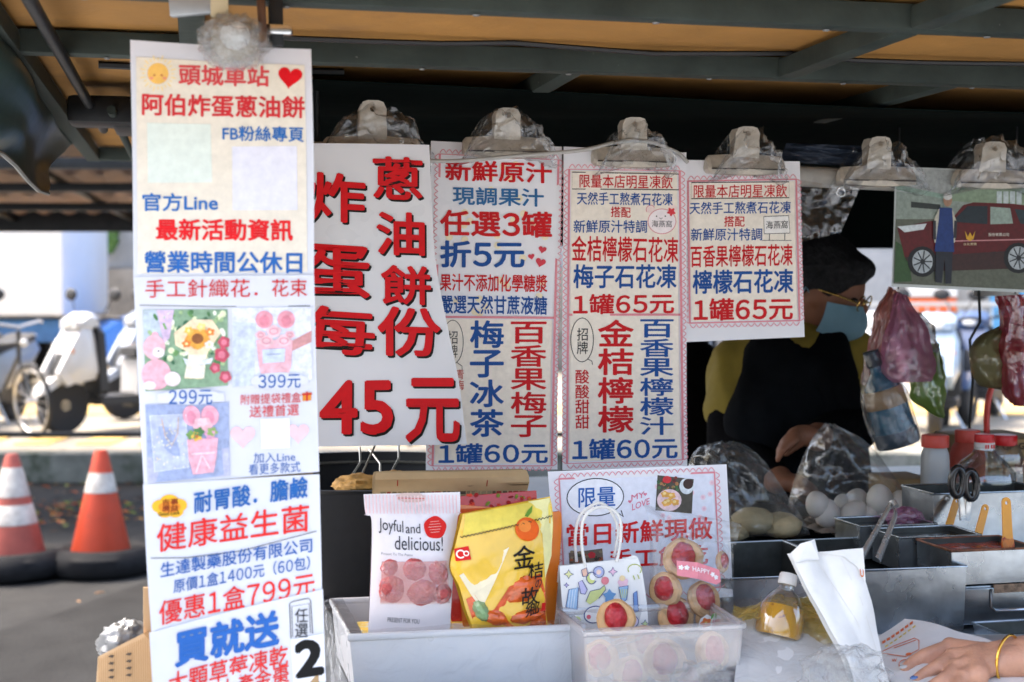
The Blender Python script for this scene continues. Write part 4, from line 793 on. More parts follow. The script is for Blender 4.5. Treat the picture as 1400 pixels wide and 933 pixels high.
# wrapped clip of the banner with its clamp
c = PA.hit(321, 62) + N * .008; kt = thing('banner_clip', 'film wrapped round white clip knob holding the long banner', 'clip', c); k = pm(1.66)
MB().ell(c + N * .022 + Z * .006, (.017, .012, .016), M('white_knob', (.78, .78, .76), .5), ax=(E, N, Z), wob=.08).build('knob', kt); MB().box(c - N * .004, (.055, .022, .05), clipm, (E, N, Z), .008).build('jaw', kt)
mb = MB(); cf = FILM('crumpled_film', base=.1, rim=.55, bs=40, bump=.8, milk=.4)
mb.ell(c + N * .012, (.037, .026, .03), cf, 44, 30, (E, N, Z), wob=.28, ws=3.5, seed=3); mb.ell(c + N * .014 - E * .006, (.034, .024, .028), cf, 44, 30, (E, N, Z), wob=.35, ws=5, seed=9); mb.build('film', kt)
cl = thing('pipe_clamp', 'rusty clamp and dark strap on the roof beam beside the banner clip', 'clamp', at(372, 40, 1.68)); ru = M('rust_iron', (.12, .06, .035), .7, metal=.3, var=.4, vs=40)
m_ = MB(); p0 = at(359, 62, 1.67); p1 = at(356, 4, 1.67); m_.tube([p0 + N * .012, p0.lerp(p1, .2) + N * .016, p0.lerp(p1, .8) + N * .016, p1 + N * .01], .005, ru); m_.build('hook', cl)
MB().beam(at(378, 66, 1.69), at(376, -12, 1.69), .016, .03, dk, up=N).build('strap', cl); MB().beam(at(354, 40, 1.67), at(400, 42, 1.67), .012, .012, M('chrome'), bev=.003).build('bolt', cl)
MB().beam(at(232, 6, 1.66), at(294, 1, 1.66), .012, .03, M('galvanised', (.4, .42, .43), .4, metal=.7, var=.15), bev=.002).build('bracket', cl)
MB().box(at(300, 6, 1.65), (.02, .012, .03), M('cream_block', (.55, .47, .3), .7), (E, N, Z), .002).build('block', cl)
# ================================================================== things on the counter
ZT = .95
# ---- black frying pot with draining rack and fritters
t = thing('frying_pot', 'large black frying pot with a wire draining rack behind the white box', 'pot', (0, 0, 0)); c = at(500, 700, 2.62); c.z = ZT + .002; iron = M('black_iron', (.012, .012, .013), .55, spec=.4, var=.4, vs=10, bump=.15, bs=25)
zr = onz(500, 668, 1.165).z
mb = MB(); mb.lathe([(.02, .0), (.2, .002), (.26, .05), (.285, .14), (.29, .215), (.297, .222), (.283, .222), (.276, .14), (.25, .055), (.19, .012), (.02, .01)], c, iron, 48); mb.build('pot_body', t)
m_ = MB(); wr = M('wire_steel', (.5, .48, .42), .35, metal=.9)
for k in range(-4, 5): m_.tube([c + E * (.05 * k) + Gd * (-math.sqrt(max(0, .275 ** 2 - (.05 * k) ** 2))) + Z * .2, c + E * (.05 * k) + Gd * .02 + Z * .2], .0022, wr, 6)
m_.tube([c + E * (.272 * math.cos(a * .2)) + Gd * (.272 * math.sin(a * .2)) + Z * .203 for a in range(32)], .003, wr, 6, closed=True); m_.build('wire_rack', t)
for px, x2, y2 in ((478, 492, 612), (492, 520, 560), (520, 505, 615), (530, 545, 600)):
    a = at(px, 655, 2.5); b = at(x2, y2, 2.6); MB().tube([a, a.lerp(b, .5) + E * .01, b], .002, wr, 6).build('rack_wire', t)
fr = M('fried_dough', (.5, .27, .07), .7, var=.4, vs=40, bump=.6, bs=50, stains=(.25, .1, .02), ss=45)
for px, py, lb in ((490, 663, 'golden fried scallion pastry lying at the rim of the black pot'), (540, 659, 'darker fried pastry half hidden behind the newsprint sack')):
    mb = MB(); mb.ell(at(px, py, 2.44), (.045, .05, .018), fr, 28, 14, (E, Gd, Z), wob=.25, ws=4, seed=px); tag(mb.build('fried_pastry'), lb, 'pastry')

# ---- translucent white box
bxm = M('milky_plastic', (.86, .87, .9), .3, spec=.5, var=.03, vs=5, trans=.22, coat=.2, bump=.03, bs=10)
ZB = 1.075
fl, fr_ = at(478, 872, 1.90), at(797, 862, 1.96); z0 = fl.z; fr_.z = z0
bk_l = onz(453, 823, z0); dpt = (bk_l - fl); bk_r = fr_ + Gd * dpt.length
bt = thing('plastic_box', 'milky white plastic box holding the snack pouches', 'box', (fl + fr_ + bk_l + bk_r) / 4 - Z * .12)
mb = MB(); mb.openbox([fl, fr_, bk_r, bk_l], ZT + .004, bxm, t=.004, taper=.05); mb.build('box_body', bt)
MB().tube([fl, fr_, bk_r, bk_l], .0055, bxm, 8, closed=True).build('rim', bt)
FILM('box_film', base=.05, rim=.35, bs=24, bump=.6, milk=.2)
def drape(a, b, drop, seed, label, out=.006, nu=46, nv=18, over=.02, mat='box_film'):
    """film folded over a box rim from a to b"""
    ax = (b - a).normalized(); nn = ax.cross(Z)
    def f(u, v):
        n1 = mnoise.fractal(Vector((u * 6 + seed * 3, v * 3, seed)), 1, 2, 5); n2 = mnoise.noise(Vector((u * 22, v * 9, seed)))
        p = a.lerp(b, u); w_ = v * (drop + over) - over
        if w_ < 0: return p - nn * (-w_) * .8 + Z * (.007 + .004 * n1) 
        return p + nn * (out + .004 + .006 * n1 * min(1, w_ * 30) + .002 * n2) + Z * (.007 - w_ * (1 + .12 * n1) + .003 * n1)
    mb = MB(); mb.grid(f, nu, nv, MC[mat]); return tag(mb.build('film_liner', smooth=70), label, 'plastic film')
drape(fl - E * .004, fr_ + E * .004, .1, 2, 'clear film folded over the front rim of the milky white box', out=.008)
drape(bk_l - Gd * .0, fl, .09, 5, 'clear film folded over the left end of the milky white box', out=.008)

# ---- pouches standing in it
def pouch_plane(px, py, d, lean=6, th=10): return Plane(px, py, d, th, lean)
PP = pouch_plane(565, 770, 1.985)
ppm = M('pouch_white', 'efeaec', .35, var=.04, vs=9, coat=.35, bump=.1, bs=28)
def puff(x0, x1, y0, y1, h): return lambda x, y: h * max(0, math.sin(math.pi * min(1, max(0, (x - x0) / (x1 - x0))))) ** .7 * max(0, math.sin(math.pi * min(1, max(0, (y - y0) / (y1 - y0))))) ** .6
dP = puff(500, 627, 690, 868, .022); dPb = lambda x, y: -dP(x, y) - .001
sp = Sheet(PP, [(497, 676), (500, 703), (508, 712), (507, 780), (504, 852), (503, 868)], [(629, 673), (629, 700), (625, 712), (620, 770), (616, 830), (615, 874)], ppm, dP, back=dPb, name='snack_pouch', nu=26, nv=34, label='white and pink snack pouch with a window full of dried strawberries', cat='snack pouch', group='snack pouches in the white box')
for k in range(27): x = 500 + k * 4.75; sp.stroke([(x, 677), (x + .8, 702)], 1.5, 'f0cfd0', 0, 'header')
sp.stroke([(498, 704), (630, 701)], 1, 'd9c9cc', .6, 'header'); sp.poly([(541, 677), (552, 674), (572, 674), (582, 679), (580, 685), (570, 687), (553, 687), (543, 683)], 'd8c0b8', 1, 'header'); sp.stroke([(543, 681), (580, 682)], 1, 'd8524f', 2, 'header')
sp.line('Joyful', 517, 550, 718, 722, 21, '3a3a40', .004, part='lettering'); sp.line('and', 553, 573, 722, 722, 13, '3a3a40', .004, part='lettering'); sp.line('delicious!', 538, 604, 741, 743, 19, '3a3a40', .004, part='lettering')
sp.ell(593.4, 720.6, 15.5, 15, 'e0251f', 1, 'lettering', n=60, wob=.03)
for k in range(5): sp.stroke([(584 + abs(k - 2) * 1.5, 713 + k * 3.6), (602 - abs(k - 2) * 1.5, 712 + k * 3.6)], .8, 'f0b0a8', 2, 'lettering')
sp.line('Present To The Palate', 520, 562, 756, 757.5, 3.4, '8a8a90', 0, part='lettering'); sp.line('PRESENT FOR YOU', 529, 572, 846, 848.5, 6.5, '55545a', .004, part='lettering')
win = M('dusty_rose_fill', 'dba9a6', .35, var=.12, vs=30, coat=.5); sp.fill([(521, 767), (608, 766), (612, 822), (519, 823)], win, .5, 'window', 16, 12)
sp.mb('window_film').grid(lambda u, v: sp.pt(*bil([(520, 766), (609, 765), (613, 823), (518, 824)], u, v), 22 + 3 * math.sin(math.pi * u)), 24, 16, FILM('rose_film', tint=(.95, .72, .7), base=.28, rim=.6, bs=40, bump=.5, milk=.6))
sp.done()
brm = M('dried_strawberry', 'c25a58', .7, var=.25, vs=60, bump=.7, bs=140, stains='dc9a92', st=(.6, .72), ss=120)
for i, (x, y, rx, ry, ro) in enumerate(((534, 776, 15, 13, 10), (565, 779, 18, 17, 30), (595, 783, 16, 18, -20), (537, 804, 21, 20, 15), (575, 808, 22, 19, -15), (602, 811, 14, 15, 40))):
    p = sp.pt(x, y, 0) - PP.n * .006; k = pm(1.98); a = R(ro); x1 = E * math.cos(a) - Z * math.sin(a); z1 = E * math.sin(a) + Z * math.cos(a)
    mb = MB(); mb.ell(p, (rx * k, .0105 + .001 * i, ry * k), brm, 24, 16, (x1, PP.n, z1), wob=.1, ws=2, seed=i); mb.build('strawberry', sp.o)
PY = pouch_plane(690, 775, 1.99, 7, 14)
yl = M('pouch_yellow', 'efc23c', .25, var=.08, vs=12, coat=.8, bump=.22, bs=22)
dY = puff(612, 757, 685, 868, .028); 
sy = Sheet(PY, [(631, 703), (622, 740), (615, 775), (625, 800), (634, 830), (648, 868)], [(752, 679), (756, 707), (754, 743), (743, 792), (744, 830), (750, 866)], yl, lambda x, y: dY(x, y) + .0012 * math.sin(x / 9 + y / 14) + .004 * mnoise.fractal(Vector((x / 40, y / 55, 3)), 1, 2, 3), back=lambda x, y: -dY(x, y) - .001, name='snack_pouch', nu=30, nv=34, label='glossy yellow kumquat candy pouch with a pale triangular window', cat='snack pouch', group='snack pouches in the white box')
sy.fill([(634, 703), (750, 682), (753, 704), (630, 732)], 'ebd55f', 0, 'lettering'); sy.poly([(722, 686), (751, 681), (755, 715), (752, 760), (742, 790), (738, 730)], 'e9e2a0', 1, 'lettering')
for k in range(26): x = 627 + k * 4.9; y = 734 - k * 1.11; sy.stroke([(x, y - 1), (x + 2.4, y + 1), (x + 4.6, y - 1.6)], 1.3, '4a4426', 2, 'lettering')
sy.ell(716.5, 723, 17, 16, 'e8641f', 2, 'fruit_print'); sy.ell(713, 719, 9, 8, 'f08a3a', 3, 'fruit_print'); sy.poly([(714, 705), (720, 697), (727, 691), (725, 700), (718, 707)], '6f9a3a', 3, 'fruit_print')
sy.fill([(619, 750), (637, 746), (640, 764), (621, 767)], 'd8231f', 2, 'logo'); sy.ring(627, 757, 5, 5, 2, 'f4efe4', 3, 'logo', a0=40, a1=330); sy.ring(634, 756, 3, 3, 1.6, 'f4efe4', 3, 'logo')
sy.poly([(625, 786), (690, 747), (672, 790), (654, 831), (640, 812)], 'efe3c2', 2, 'window')
sy.poly([(634, 818), (645, 812), (656, 828), (668, 836), (690, 800), (735, 783), (742, 808), (745, 856), (700, 860), (652, 862), (642, 842)], M('candy_orange', 'd8571d', .25, var=.3, vs=40, coat=.8), 1, 'window')
for i, (x, y, rx, ry, a) in enumerate(((703, 806, 32, 20, -12), (672, 842, 20, 11, 20), (715, 841, 27, 10, -10), (655, 834, 10, 18, -30), (732, 850, 12, 8, 0))):
    p = sy.pt(x, y, 0) - PY.n * .008; k = pm(1.99); a = R(-a); mb = MB(); mb.ell(p, (rx * k, .0125 + .0012 * i, ry * k), M('candy_wrap', 'd9601f', .22, var=.35, vs=60, coat=.8, bump=.2, bs=60) if i != 3 else M('candy_green', '7fa070', .25, var=.3, vs=40, coat=.6), 26, 14, (E * math.cos(a) + Z * math.sin(a), PY.n, Z * math.cos(a) - E * math.sin(a)), wob=.16, ws=3, seed=i + 4); mb.build('candy', sy.o)
for ch, x, y, s_ in (('金', 710, 760, 31), ('桔', 728, 779, 22), ('の', 730, 796, 10), ('故', 718, 813, 24), ('鄉', 722, 831, 20)): sy.word(ch, [(x - s_ / 2, y - s_ / 2 + 2), (x + s_ / 2, y - s_ / 2 - 2), (x + s_ / 2, y + s_ / 2 - 2), (x - s_ / 2, y + s_ / 2 + 2)], '1c1812', .012, lvl=22 if y > 790 else 4)
sy.fill([(735, 823), (741, 822), (741, 833), (735, 834)], 'c8231f', 22)
sy.done()
PO = pouch_plane(690, 760, 2.03, 5, 12); so2 = Sheet(PO, [(622, 690), (626, 780), (634, 864)], [(760, 700), (768, 716), (757, 860)], M('pouch_orange', 'e07a1e', .3, var=.15, vs=9, coat=.6), puff(615, 768, 680, 870, .012), back=lambda x, y: -.004, name='snack_pouch', label='orange snack pouch standing behind the yellow kumquat pouch', cat='snack pouch', group='snack pouches in the white box')
so2.fill([(628, 696), (700, 692), (700, 702), (628, 706)], 'c9551a', 0, 'lettering'); so2.done()
PR = pouch_plane(680, 740, 2.065, 5, 12); sr = Sheet(PR, [(612, 680), (614, 780), (618, 862)], [(733, 671), (738, 760), (742, 858)], M('pouch_red', 'c1241a', .3, var=.1, vs=9, coat=.6), puff(600, 745, 660, 870, .01), back=lambda x, y: -.004, name='snack_pouch', label='red flower patterned pouch standing rearmost among the snack pouches', cat='snack pouch', group='snack pouches in the white box')
for k in range(40): x, y = rr.uniform(618, 732), rr.uniform(676, 706); sr.ell(x, y, rr.uniform(2, 4.5), rr.uniform(1.5, 3), rr.choice(['8a1512', '7d8a2a', 'd8452c', 'a51b14']), 0, 'lettering', rr.uniform(0, 180), 9)
sr.done()
PNs = pouch_plane(612, 730, 2.12, 3, 12); nw = M('kraft_newsprint', 'b79d74', .8, var=.14, vs=10, bump=.2, bs=20); snn = Sheet(PNs, [(516, 646), (511, 660), (512, 760), (515, 860)], [(716, 643), (721, 655), (720, 760), (718, 860)], nw, lambda x, y: .008 * math.sin((x - 512) / 66) + .018 * max(0, 1 - abs(y - 655) / 14), back=lambda x, y: -.02, name='paper_sack', label='folded brown newsprint sack behind the snack pouches', cat='paper sack')
snn.stroke([(513, 668), (560, 666), (640, 664), (720, 662)], 1.6, '6b5a3e', 0, 'lettering')
for j in range(3):
    x = 520
    while x < 716: w_ = rr.uniform(3, 8); snn.fill([(x, 671 + j * 5.5), (x + w_, 671 + j * 5.5), (x + w_, 675.4 + j * 5.5), (x, 675.4 + j * 5.5)], rr.choice(['4a4030', '7a6a4c', '5e5138', '8f3a2a', '8a7a58']), 0, 'lettering', 1, 1); x += w_ + rr.uniform(1, 3)
for x in (541, 662): snn.stroke([(x, 655), (x + 1, 664)], 1.3, 'a83222', 1, 'lettering')
snn.done()
# cards lying in the box
p0 = at(560, 868, 1.955); MB_ = MB(); MB_.box((fl + fr_ + bk_l + bk_r) / 4 - Z * .012 - Gd * .01, ((fr_ - fl).length * .84, .075, .003), M('yellow_card', 'e8c65a', .5, var=.15, vs=30, stains='d8d4c8', st=(.5, .55), ss=24), AX, .001); tag(MB_.build('label_card'), 'yellow printed card lying inside the milky white box', 'card')

# ---- clear box with cookies
cbx = FILM('clear_box_plastic', tint=(.93, .93, .95), base=.28, rim=.6, rough=.15, bs=6, bump=.05, milk=.55)
q0, q1 = at(798, 866, 1.88), at(1016, 852, 1.925); q1.z = q0.z; q2, q3 = q1 + Gd * .13, q0 + Gd * .13
cb = thing('cookie_box', 'clear plastic box full of strawberry cookies', 'box', (q0 + q2) / 2 - Z * .13)
mb = MB(); mb.openbox([q0, q1, q2, q3], ZT + .004, cbx, t=.003, taper=.06); mb.build('box_body', cb)
MB().tube([q0, q1, q2, q3], .006, cbx, 8, closed=True).build('rim', cb)
bis = M('biscuit', 'd3a876', .75, var=.15, vs=40, bump=.35, bs=90); bry = M('strawberry_half', 'b3202a', .4, var=.25, vs=50, bump=.5, bs=120, coat=.3, stains='d6747a', st=(.62, .72), ss=90)
def cookie(c, face, r, label, seed, parent=None):
    """thumbprint biscuit with half a freeze-dried strawberry; face = way the fruit looks"""
    f = face.normalized(); a = f.orthogonal().normalized(); b = f.cross(a); t = thing('strawberry_cookie', label, 'cookie', c, 'strawberry cookies') if not parent else None
    mb = MB(); mb.lathe([(.001, -r * .28), (r * .8, -r * .26), (r * .98, -r * .08), (r, r * .06), (r * .88, r * .24), (r * .62, r * .26), (r * .5, r * .16), (.001, r * .12)], c, bis, 30, (a, b, f), wob=.09); mb.build('biscuit', t or parent)
    mb = MB(); up = (Z - f * Z.dot(f)).normalized(); sd = up.cross(f); mb.ell(c + f * r * .2 + up * r * .1, (r * .58, r * .72, r * .42), bry, 24, 16, (sd, up, f), wob=.1, ws=2, seed=seed)
    o = mb.build('strawberry', t or parent); return t
CK = [(842, 846, 1.955, 27, 'cookie peeking over the rim in front of the printed gift bag'), (820, 900, 1.925, 26, 'cookie at the left end of the clear box'), (908, 903, 1.935, 30, 'big cookie in the middle of the clear box front'), (973, 893, 1.945, 29, 'cookie at the right end of the clear box'), (862, 922, 1.93, 26, 'lower cookie between the left and middle cookies of the clear box'), (940, 930, 1.955, 27, 'low cookie under the right cookie of the clear box'), (880, 880, 2.0, 25, 'cookie behind the middle one in the clear box')]
for i, (x, y, d, r, lb) in enumerate(CK): cookie(at(x, y, d), N * 1 + Z * rr.uniform(.05, .5) + E * rr.uniform(-.5, .4), r * pm(d), lb, i + 3)
FILM('cookie_film', base=.08, rim=.55, bs=20, bump=.5, milk=.15)
def filmblob(c, rx, ry, rz, label, seed, mat='cookie_film', name='cookie_film', ax=None, wob=.22, cat='plastic film', ws=3):
    mb = MB(); mb.ell(c, (rx, ry, rz), MC[mat], 50, 34, ax or (E, N, Z), wob=wob, ws=ws, seed=seed); return tag(mb.build(name, smooth=70), label, cat)
c = at(895, 915, 1.935); filmblob(c, .088, .033, .05, 'crumpled clear wrapping over the cookies in the clear box', 3)
filmblob(at(955, 932, 1.86), .04, .012, .024, 'crinkled silvery film lying before the clear cookie box', 6, 'crumpled_film', wob=.35)
# ---- bag of cookies leaning on the notice
PK = Plane(945, 790, 2.06, 12.5, 6); kf = puff(888, 1003, 715, 870, .035)
bg_ = thing('cookie_bag', 'clear cellophane bag of strawberry cookies with a pink ribbon sticker', 'bag', PK.hit(945, 865))
for i, (x, y, r, fx, fz) in enumerate(((932, 764, 28, -.3, .3), (908, 806, 24, -.9, .1), (960, 820, 26, .3, .5), (922, 842, 27, .1, .3), (985, 768, 15, .9, .2), (968, 846, 22, .2, .2))): cookie(PK.hit(x, y) + PK.n * .006, N + E * fx + Z * fz, r * pm(2.06), '', i + 20, bg_)
mb = MB()
def kfn(sg_):
    def f(u, v):
        x, y = bil([(890, 728), (1000, 742), (1000, 862), (892, 866)], u, v); n1 = mnoise.fractal(Vector((u * 4, v * 5, sg_)), 1, 2, 5)
        return PK.hit(x, y) + PK.n * sg_ * (kf(x, y) * .8 + .004 + .006 * n1 * math.sin(math.pi * u))
    return f
mb.grid(kfn(1), 36, 36, MC['cookie_film']); mb.grid(kfn(-1), 36, 36, MC['cookie_film'])
mb.grid(lambda u, v: PK.hit(*bil([(878, 690), (1012, 716), (1001, 746), (889, 730)], u, v)) + PK.n * (.006 + .012 * mnoise.fractal(Vector((u * 5, v * 2, 4)), 1, 2, 5) + .006 * v), 30, 14, MC['cookie_film']); mb.build('cellophane', bg_, smooth=70)
class Sub(Sheet):
    def __init__(s, plane, disp): s.pl = plane; s.d = disp; s.parts = {}
st_ = Sub(PK, lambda x, y: kf(x, y) * .8 + .016)
st_.poly([(914, 764), (940, 766), (970, 776), (972, 792), (966, 796), (940, 788), (914, 784)], 'e58e98', 0, 'ribbon_sticker'); st_.line('HAPPY', 933, 956, 774, 779, 6.5, 'f8ecec', .02, lvl=2, part='ribbon_sticker'); [st_.ell(x, y, 3, 3, 'f4f0f0', 1, 'ribbon_sticker', wob=.25) for x, y in ((919, 773), (926, 773), (960, 782), (965, 786))]
st_.poly([(944, 852), (946, 842), (954, 836), (962, 840), (964, 834), (972, 838), (980, 846), (980, 855), (962, 858), (948, 858)], 'f2efe8', 0, 'flower_sticker'); st_.ell(954, 848, 7, 6.5, 'e27a44', 1, 'flower_sticker', wob=.22); st_.ell(954, 848, 2, 2, 'f2d78a', 2, 'flower_sticker'); st_.ell(969, 849, 6.5, 6, 'e59aa0', 1, 'flower_sticker', wob=.22); st_.ell(969, 849, 2, 2, 'f2d78a', 2, 'flower_sticker'); st_.ell(962, 839, 1.6, 4, '5c9a4a', 1, 'flower_sticker', 20); st_.ell(967, 838, 1.6, 4, '5c9a4a', 1, 'flower_sticker', -20)
for k, m in st_.parts.items(): m.build(k, bg_, smooth=0)

# ---- printed gift bag
PGB = Plane(825, 815, 2.02, 9, 4); wp = M('white_paper', 'efeeea', .6, var=.03, vs=8, bump=.03)
gb = Sheet(PGB, [(765, 774), (768, 820), (774, 868), (776, 900)], [(856, 764), (873, 764), (884, 820), (888, 890)], wp, lambda x, y: .003 * math.sin((x - 765) / 20), back=lambda x, y: -.045 * min(1, max(.05, (y - 762) / 60)), name='gift_bag', label='small white paper gift bag with pastel doodles and cord handles', cat='gift bag')
gb.word  # doodles: stars, moon, bottle, striped cloth, strawberry, ice cream, pencil
OUT = '4f5688'
def dood(fn): fn()
for x, y, r, c in ((777, 785, 7, 'e8e7a8'), (838, 782, 7, 'efc6d8'), (882, 853, 6, 'cfe0a6'), (774, 800, 4, 'cdbfe4'), (870, 828, 5, 'e8e7a8')): gb.star(x, y, r, OUT, 0, 'doodle', 4, .45); gb.star(x, y, r - 1.6, c, 1, 'doodle', 4, .45)
gb.ring(808, 790, 7, 8, 1, OUT, 2, 'doodle', a0=30, a1=330); gb.ell(807, 791, 6, 7, 'd4dc8a', 0, 'doodle'); gb.ell(810, 788, 5, 5, 'efeeea', 1, 'doodle'); gb.ell(827, 794, 5.5, 5.5, 'e58a92', 1, 'doodle')
gb.poly([(790, 796), (795, 793), (802, 806), (799, 812), (793, 811)], 'c8c4e6', 1, 'doodle'); gb.stroke([(790, 796), (795, 793), (802, 806), (799, 812), (793, 811)], 1, OUT, 2, 'doodle', closed=True)
gb.poly([(777, 806), (790, 803), (788, 833), (773, 830)], 'a5c6e4', 1, 'doodle'); [gb.stroke([(779 + k * 3.5, 806), (776 + k * 3.5, 831)], 1, 'dfeaf4', 2, 'doodle') for k in range(3)]; gb.stroke([(777, 806), (790, 803), (788, 833), (773, 830)], 1, OUT, 2, 'doodle', closed=True)
gb.heart(837, 830, 24, OUT, 0, 'doodle', rot=-12); gb.heart(837, 830, 21, 'e0707c', 1, 'doodle', rot=-12); [gb.ell(x, y, .9, 1.3, 'f3c7c4', 2, 'doodle') for x, y in ((832, 826), (838, 831), (842, 825), (836, 837), (841, 834))]; gb.star(833, 815, 10, '6f9cc8', 2, 'doodle', 5, .6)
gb.ell(852, 797, 7, 7, 'ecc3d0', 1, 'doodle', wob=.1); gb.ell(851, 791, 4, 4, 'f0d7a8', 2, 'doodle'); gb.poly([(846, 803), (859, 801), (857, 820), (853, 823), (849, 819)], '9dbfe0', 2, 'doodle'); gb.stroke([(846, 803), (859, 801), (857, 820), (853, 823), (849, 819)], 1, OUT, 3, 'doodle', closed=True); [gb.stroke([(848 + k * 3, 806), (850 + k * 2.4, 818)], 1, 'd5dc8c', 3, 'doodle') for k in range(4)]
gb.poly([(800, 822), (806, 808), (820, 805), (826, 800), (828, 806), (818, 818), (806, 826)], 'd6dc92', 1, 'doodle'); gb.stroke([(800, 822), (806, 808), (820, 805), (826, 800), (828, 806), (818, 818)], 1, OUT, 2, 'doodle')
gb.ring(868, 779, 9, 7, 1.2, 'b8c266', 1, 'doodle', a0=150, a1=400); gb.stroke([(866, 787), (868, 793)], 1.4, 'b8c266', 1, 'doodle'); gb.stroke([(872, 786), (874, 792)], 1.4, 'b8c266', 1, 'doodle')
gb.poly([(794, 779), (801, 776), (803, 787), (796, 788)], 'ecc0a8', 1, 'doodle'); gb.stroke([(794, 779), (801, 776), (803, 787), (796, 788)], 1, OUT, 2, 'doodle', closed=True)
gb.ell(818, 782, 7, 7, 'b4bce0', 1, 'doodle', wob=.15); gb.ell(818, 782, 3.5, 3.5, 'efd0c0', 2, 'doodle'); gb.ring(818, 782, 7.5, 7.5, 1, OUT, 2, 'doodle')
gb.ell(812, 840, 15, 12, OUT, 0, 'doodle', -12); gb.ell(812, 840, 13.6, 10.6, 'f7f4ee', 1, 'doodle', -12); gb.ell(804, 843, 3, 3, 'e2707a', 2, 'doodle'); gb.ell(820, 839, 3, 3, 'e2707a', 2, 'doodle')
gb.poly([(866, 812), (871, 808), (873, 836), (867, 838)], '7d9fd4', 1, 'doodle'); gb.stroke([(866, 812), (871, 808), (873, 836), (867, 838)], .9, OUT, 2, 'doodle', closed=True); gb.ell(787, 850, 6, 8, 'd3db90', 1, 'doodle', 30); gb.ell(862, 850, 11, 9, 'eadff0', 1, 'doodle'); gb.ring(862, 850, 11, 9, 1, OUT, 2, 'doodle'); gb.ell(790, 862, 6, 5, 'f0c8a8', 1, 'doodle')
gb.done()
crd = M('white_cord', (.8, .79, .74), .7, bump=.3, bs=300)
for j, (off, pts) in enumerate(((.002, [(800, 776), (795, 745), (796, 715), (806, 699), (822, 693), (838, 697), (848, 712), (848, 740), (843, 768)]), (-.03, [(794, 772), (792, 740), (797, 712), (810, 697), (826, 690), (840, 699), (851, 722), (850, 745), (846, 765)]))):
    MB().tube([PGB.hit(*smooth_pl(pts, k / 30)) + PGB.n * off for k in range(31)], .0023, crd, 8).build('cord_handle', gb.o)

# ================================================================== trays, sauces and bottles on the right
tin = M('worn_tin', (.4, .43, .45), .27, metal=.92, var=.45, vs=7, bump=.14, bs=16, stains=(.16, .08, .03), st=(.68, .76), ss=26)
tind = M('dark_tin', (.075, .08, .075), .4, metal=.6, var=.4, vs=14, stains=(.2, .1, .04), st=(.66, .74), ss=40)  # darker tin of the tray insides and shelf, with brown stains
def tray(name, label, px4, z, zb, group, mat=tin, inner=tind, taper=.02, lip=.0022):
    q = [onz(x, y, z) for x, y in px4]; t = thing(name, label, 'tray', sum(q, Vector()) / 4 - Z * (z - zb), group)
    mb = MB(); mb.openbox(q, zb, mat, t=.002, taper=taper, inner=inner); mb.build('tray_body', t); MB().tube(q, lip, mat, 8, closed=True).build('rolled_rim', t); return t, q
ZK = 1.06; GT = 'metal trays on the counter'
def gq(p, w_, d_): return [p, p + E * w_, p + E * w_ + Gd * d_, p + Gd * d_]
def tray_w(name, label, q, zb, group, mat=tin, inner=tind, taper=.02, lip=.0022):
    t = thing(name, label, 'tray', sum(q, Vector()) / 4 - Z * (q[0].z - zb), group)
    mb = MB(); mb.openbox(q, zb, mat, t=.002, taper=taper, inner=inner); mb.build('tray_body', t); MB().tube(q, lip, mat, 8, closed=True).build('rolled_rim', t); return t, q
a = onz(1172, 781, ZK); b = onz(1304, 769, ZK); T2 = tray_w('metal_tray', 'deep grey metal tray holding the tongs beside the sauce tins', gq(a, (b - a).length, .28), ZT + .004, GT)[1]
a = onz(985, 793, ZK - .0); T1 = tray_w('metal_tray', 'dark metal tray behind the yellow oil bottle', gq(a, (T2[0] - a).length - .006, .30), ZT + .004, GT)[1]
# sauce tins
sauce = M('chilli_sauce', (.45, .06, .012), .25, var=.35, vs=30, bump=.4, bs=45, coat=.5)
SZ = 1.08; GS = 'sauce tins with yellow paddles'
def sauce_tin(px, py, w_, d_, label, sz, fill_, dirty, ref=None):
    p = onz(px, py, sz) if ref is None else ref; q = gq(p, w_, d_); t = thing('sauce_tin', label, 'sauce tin', sum(q, Vector()) / 4 - Z * .056, GS)
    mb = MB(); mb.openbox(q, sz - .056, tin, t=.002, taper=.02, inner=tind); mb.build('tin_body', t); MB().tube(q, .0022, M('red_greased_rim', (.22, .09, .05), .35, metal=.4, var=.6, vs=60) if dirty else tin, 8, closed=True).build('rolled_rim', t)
    c = sum(q, Vector()) / 4; mb = MB(); mb.grid(lambda u, v: q[0].lerp(q[1], .02 + .96 * u) + (q[3] - q[0]) * (.03 + .94 * v) - Z * (.009 - .003 * mnoise.noise(Vector((u * 6, v * 4, px)))), 16, 16, fill_); mb.build('sauce', t); return t, q
dsc = M('dark_soy', (.03, .02, .01), .15, coat=.6)
t3, q3_ = sauce_tin(1301, 754, .155, .115, 'front sauce tin full of red chilli sauce', SZ, sauce, True)
t2_, q2_ = sauce_tin(0, 0, .155, .1, 'middle sauce tin with a clean yellow paddle', SZ + .002, dsc, False, q3_[3] + Gd * .006 - E * .03 + Z * .002)
t1_, q1_ = sauce_tin(0, 0, .15, .1, 'rear sauce tin beside the tray with the tongs', SZ + .003, dsc, False, q2_[3] + Gd * .006 - E * .02 + Z * .003)
pdm = M('yellow_paddle', (.85, .36, .02), .4, var=.06, vs=20, coat=.2); pdr = M('sauced_paddle', (.62, .2, .02), .35, var=.3, vs=60, stains=(.4, .03, .01), st=(.48, .54), ss=50)
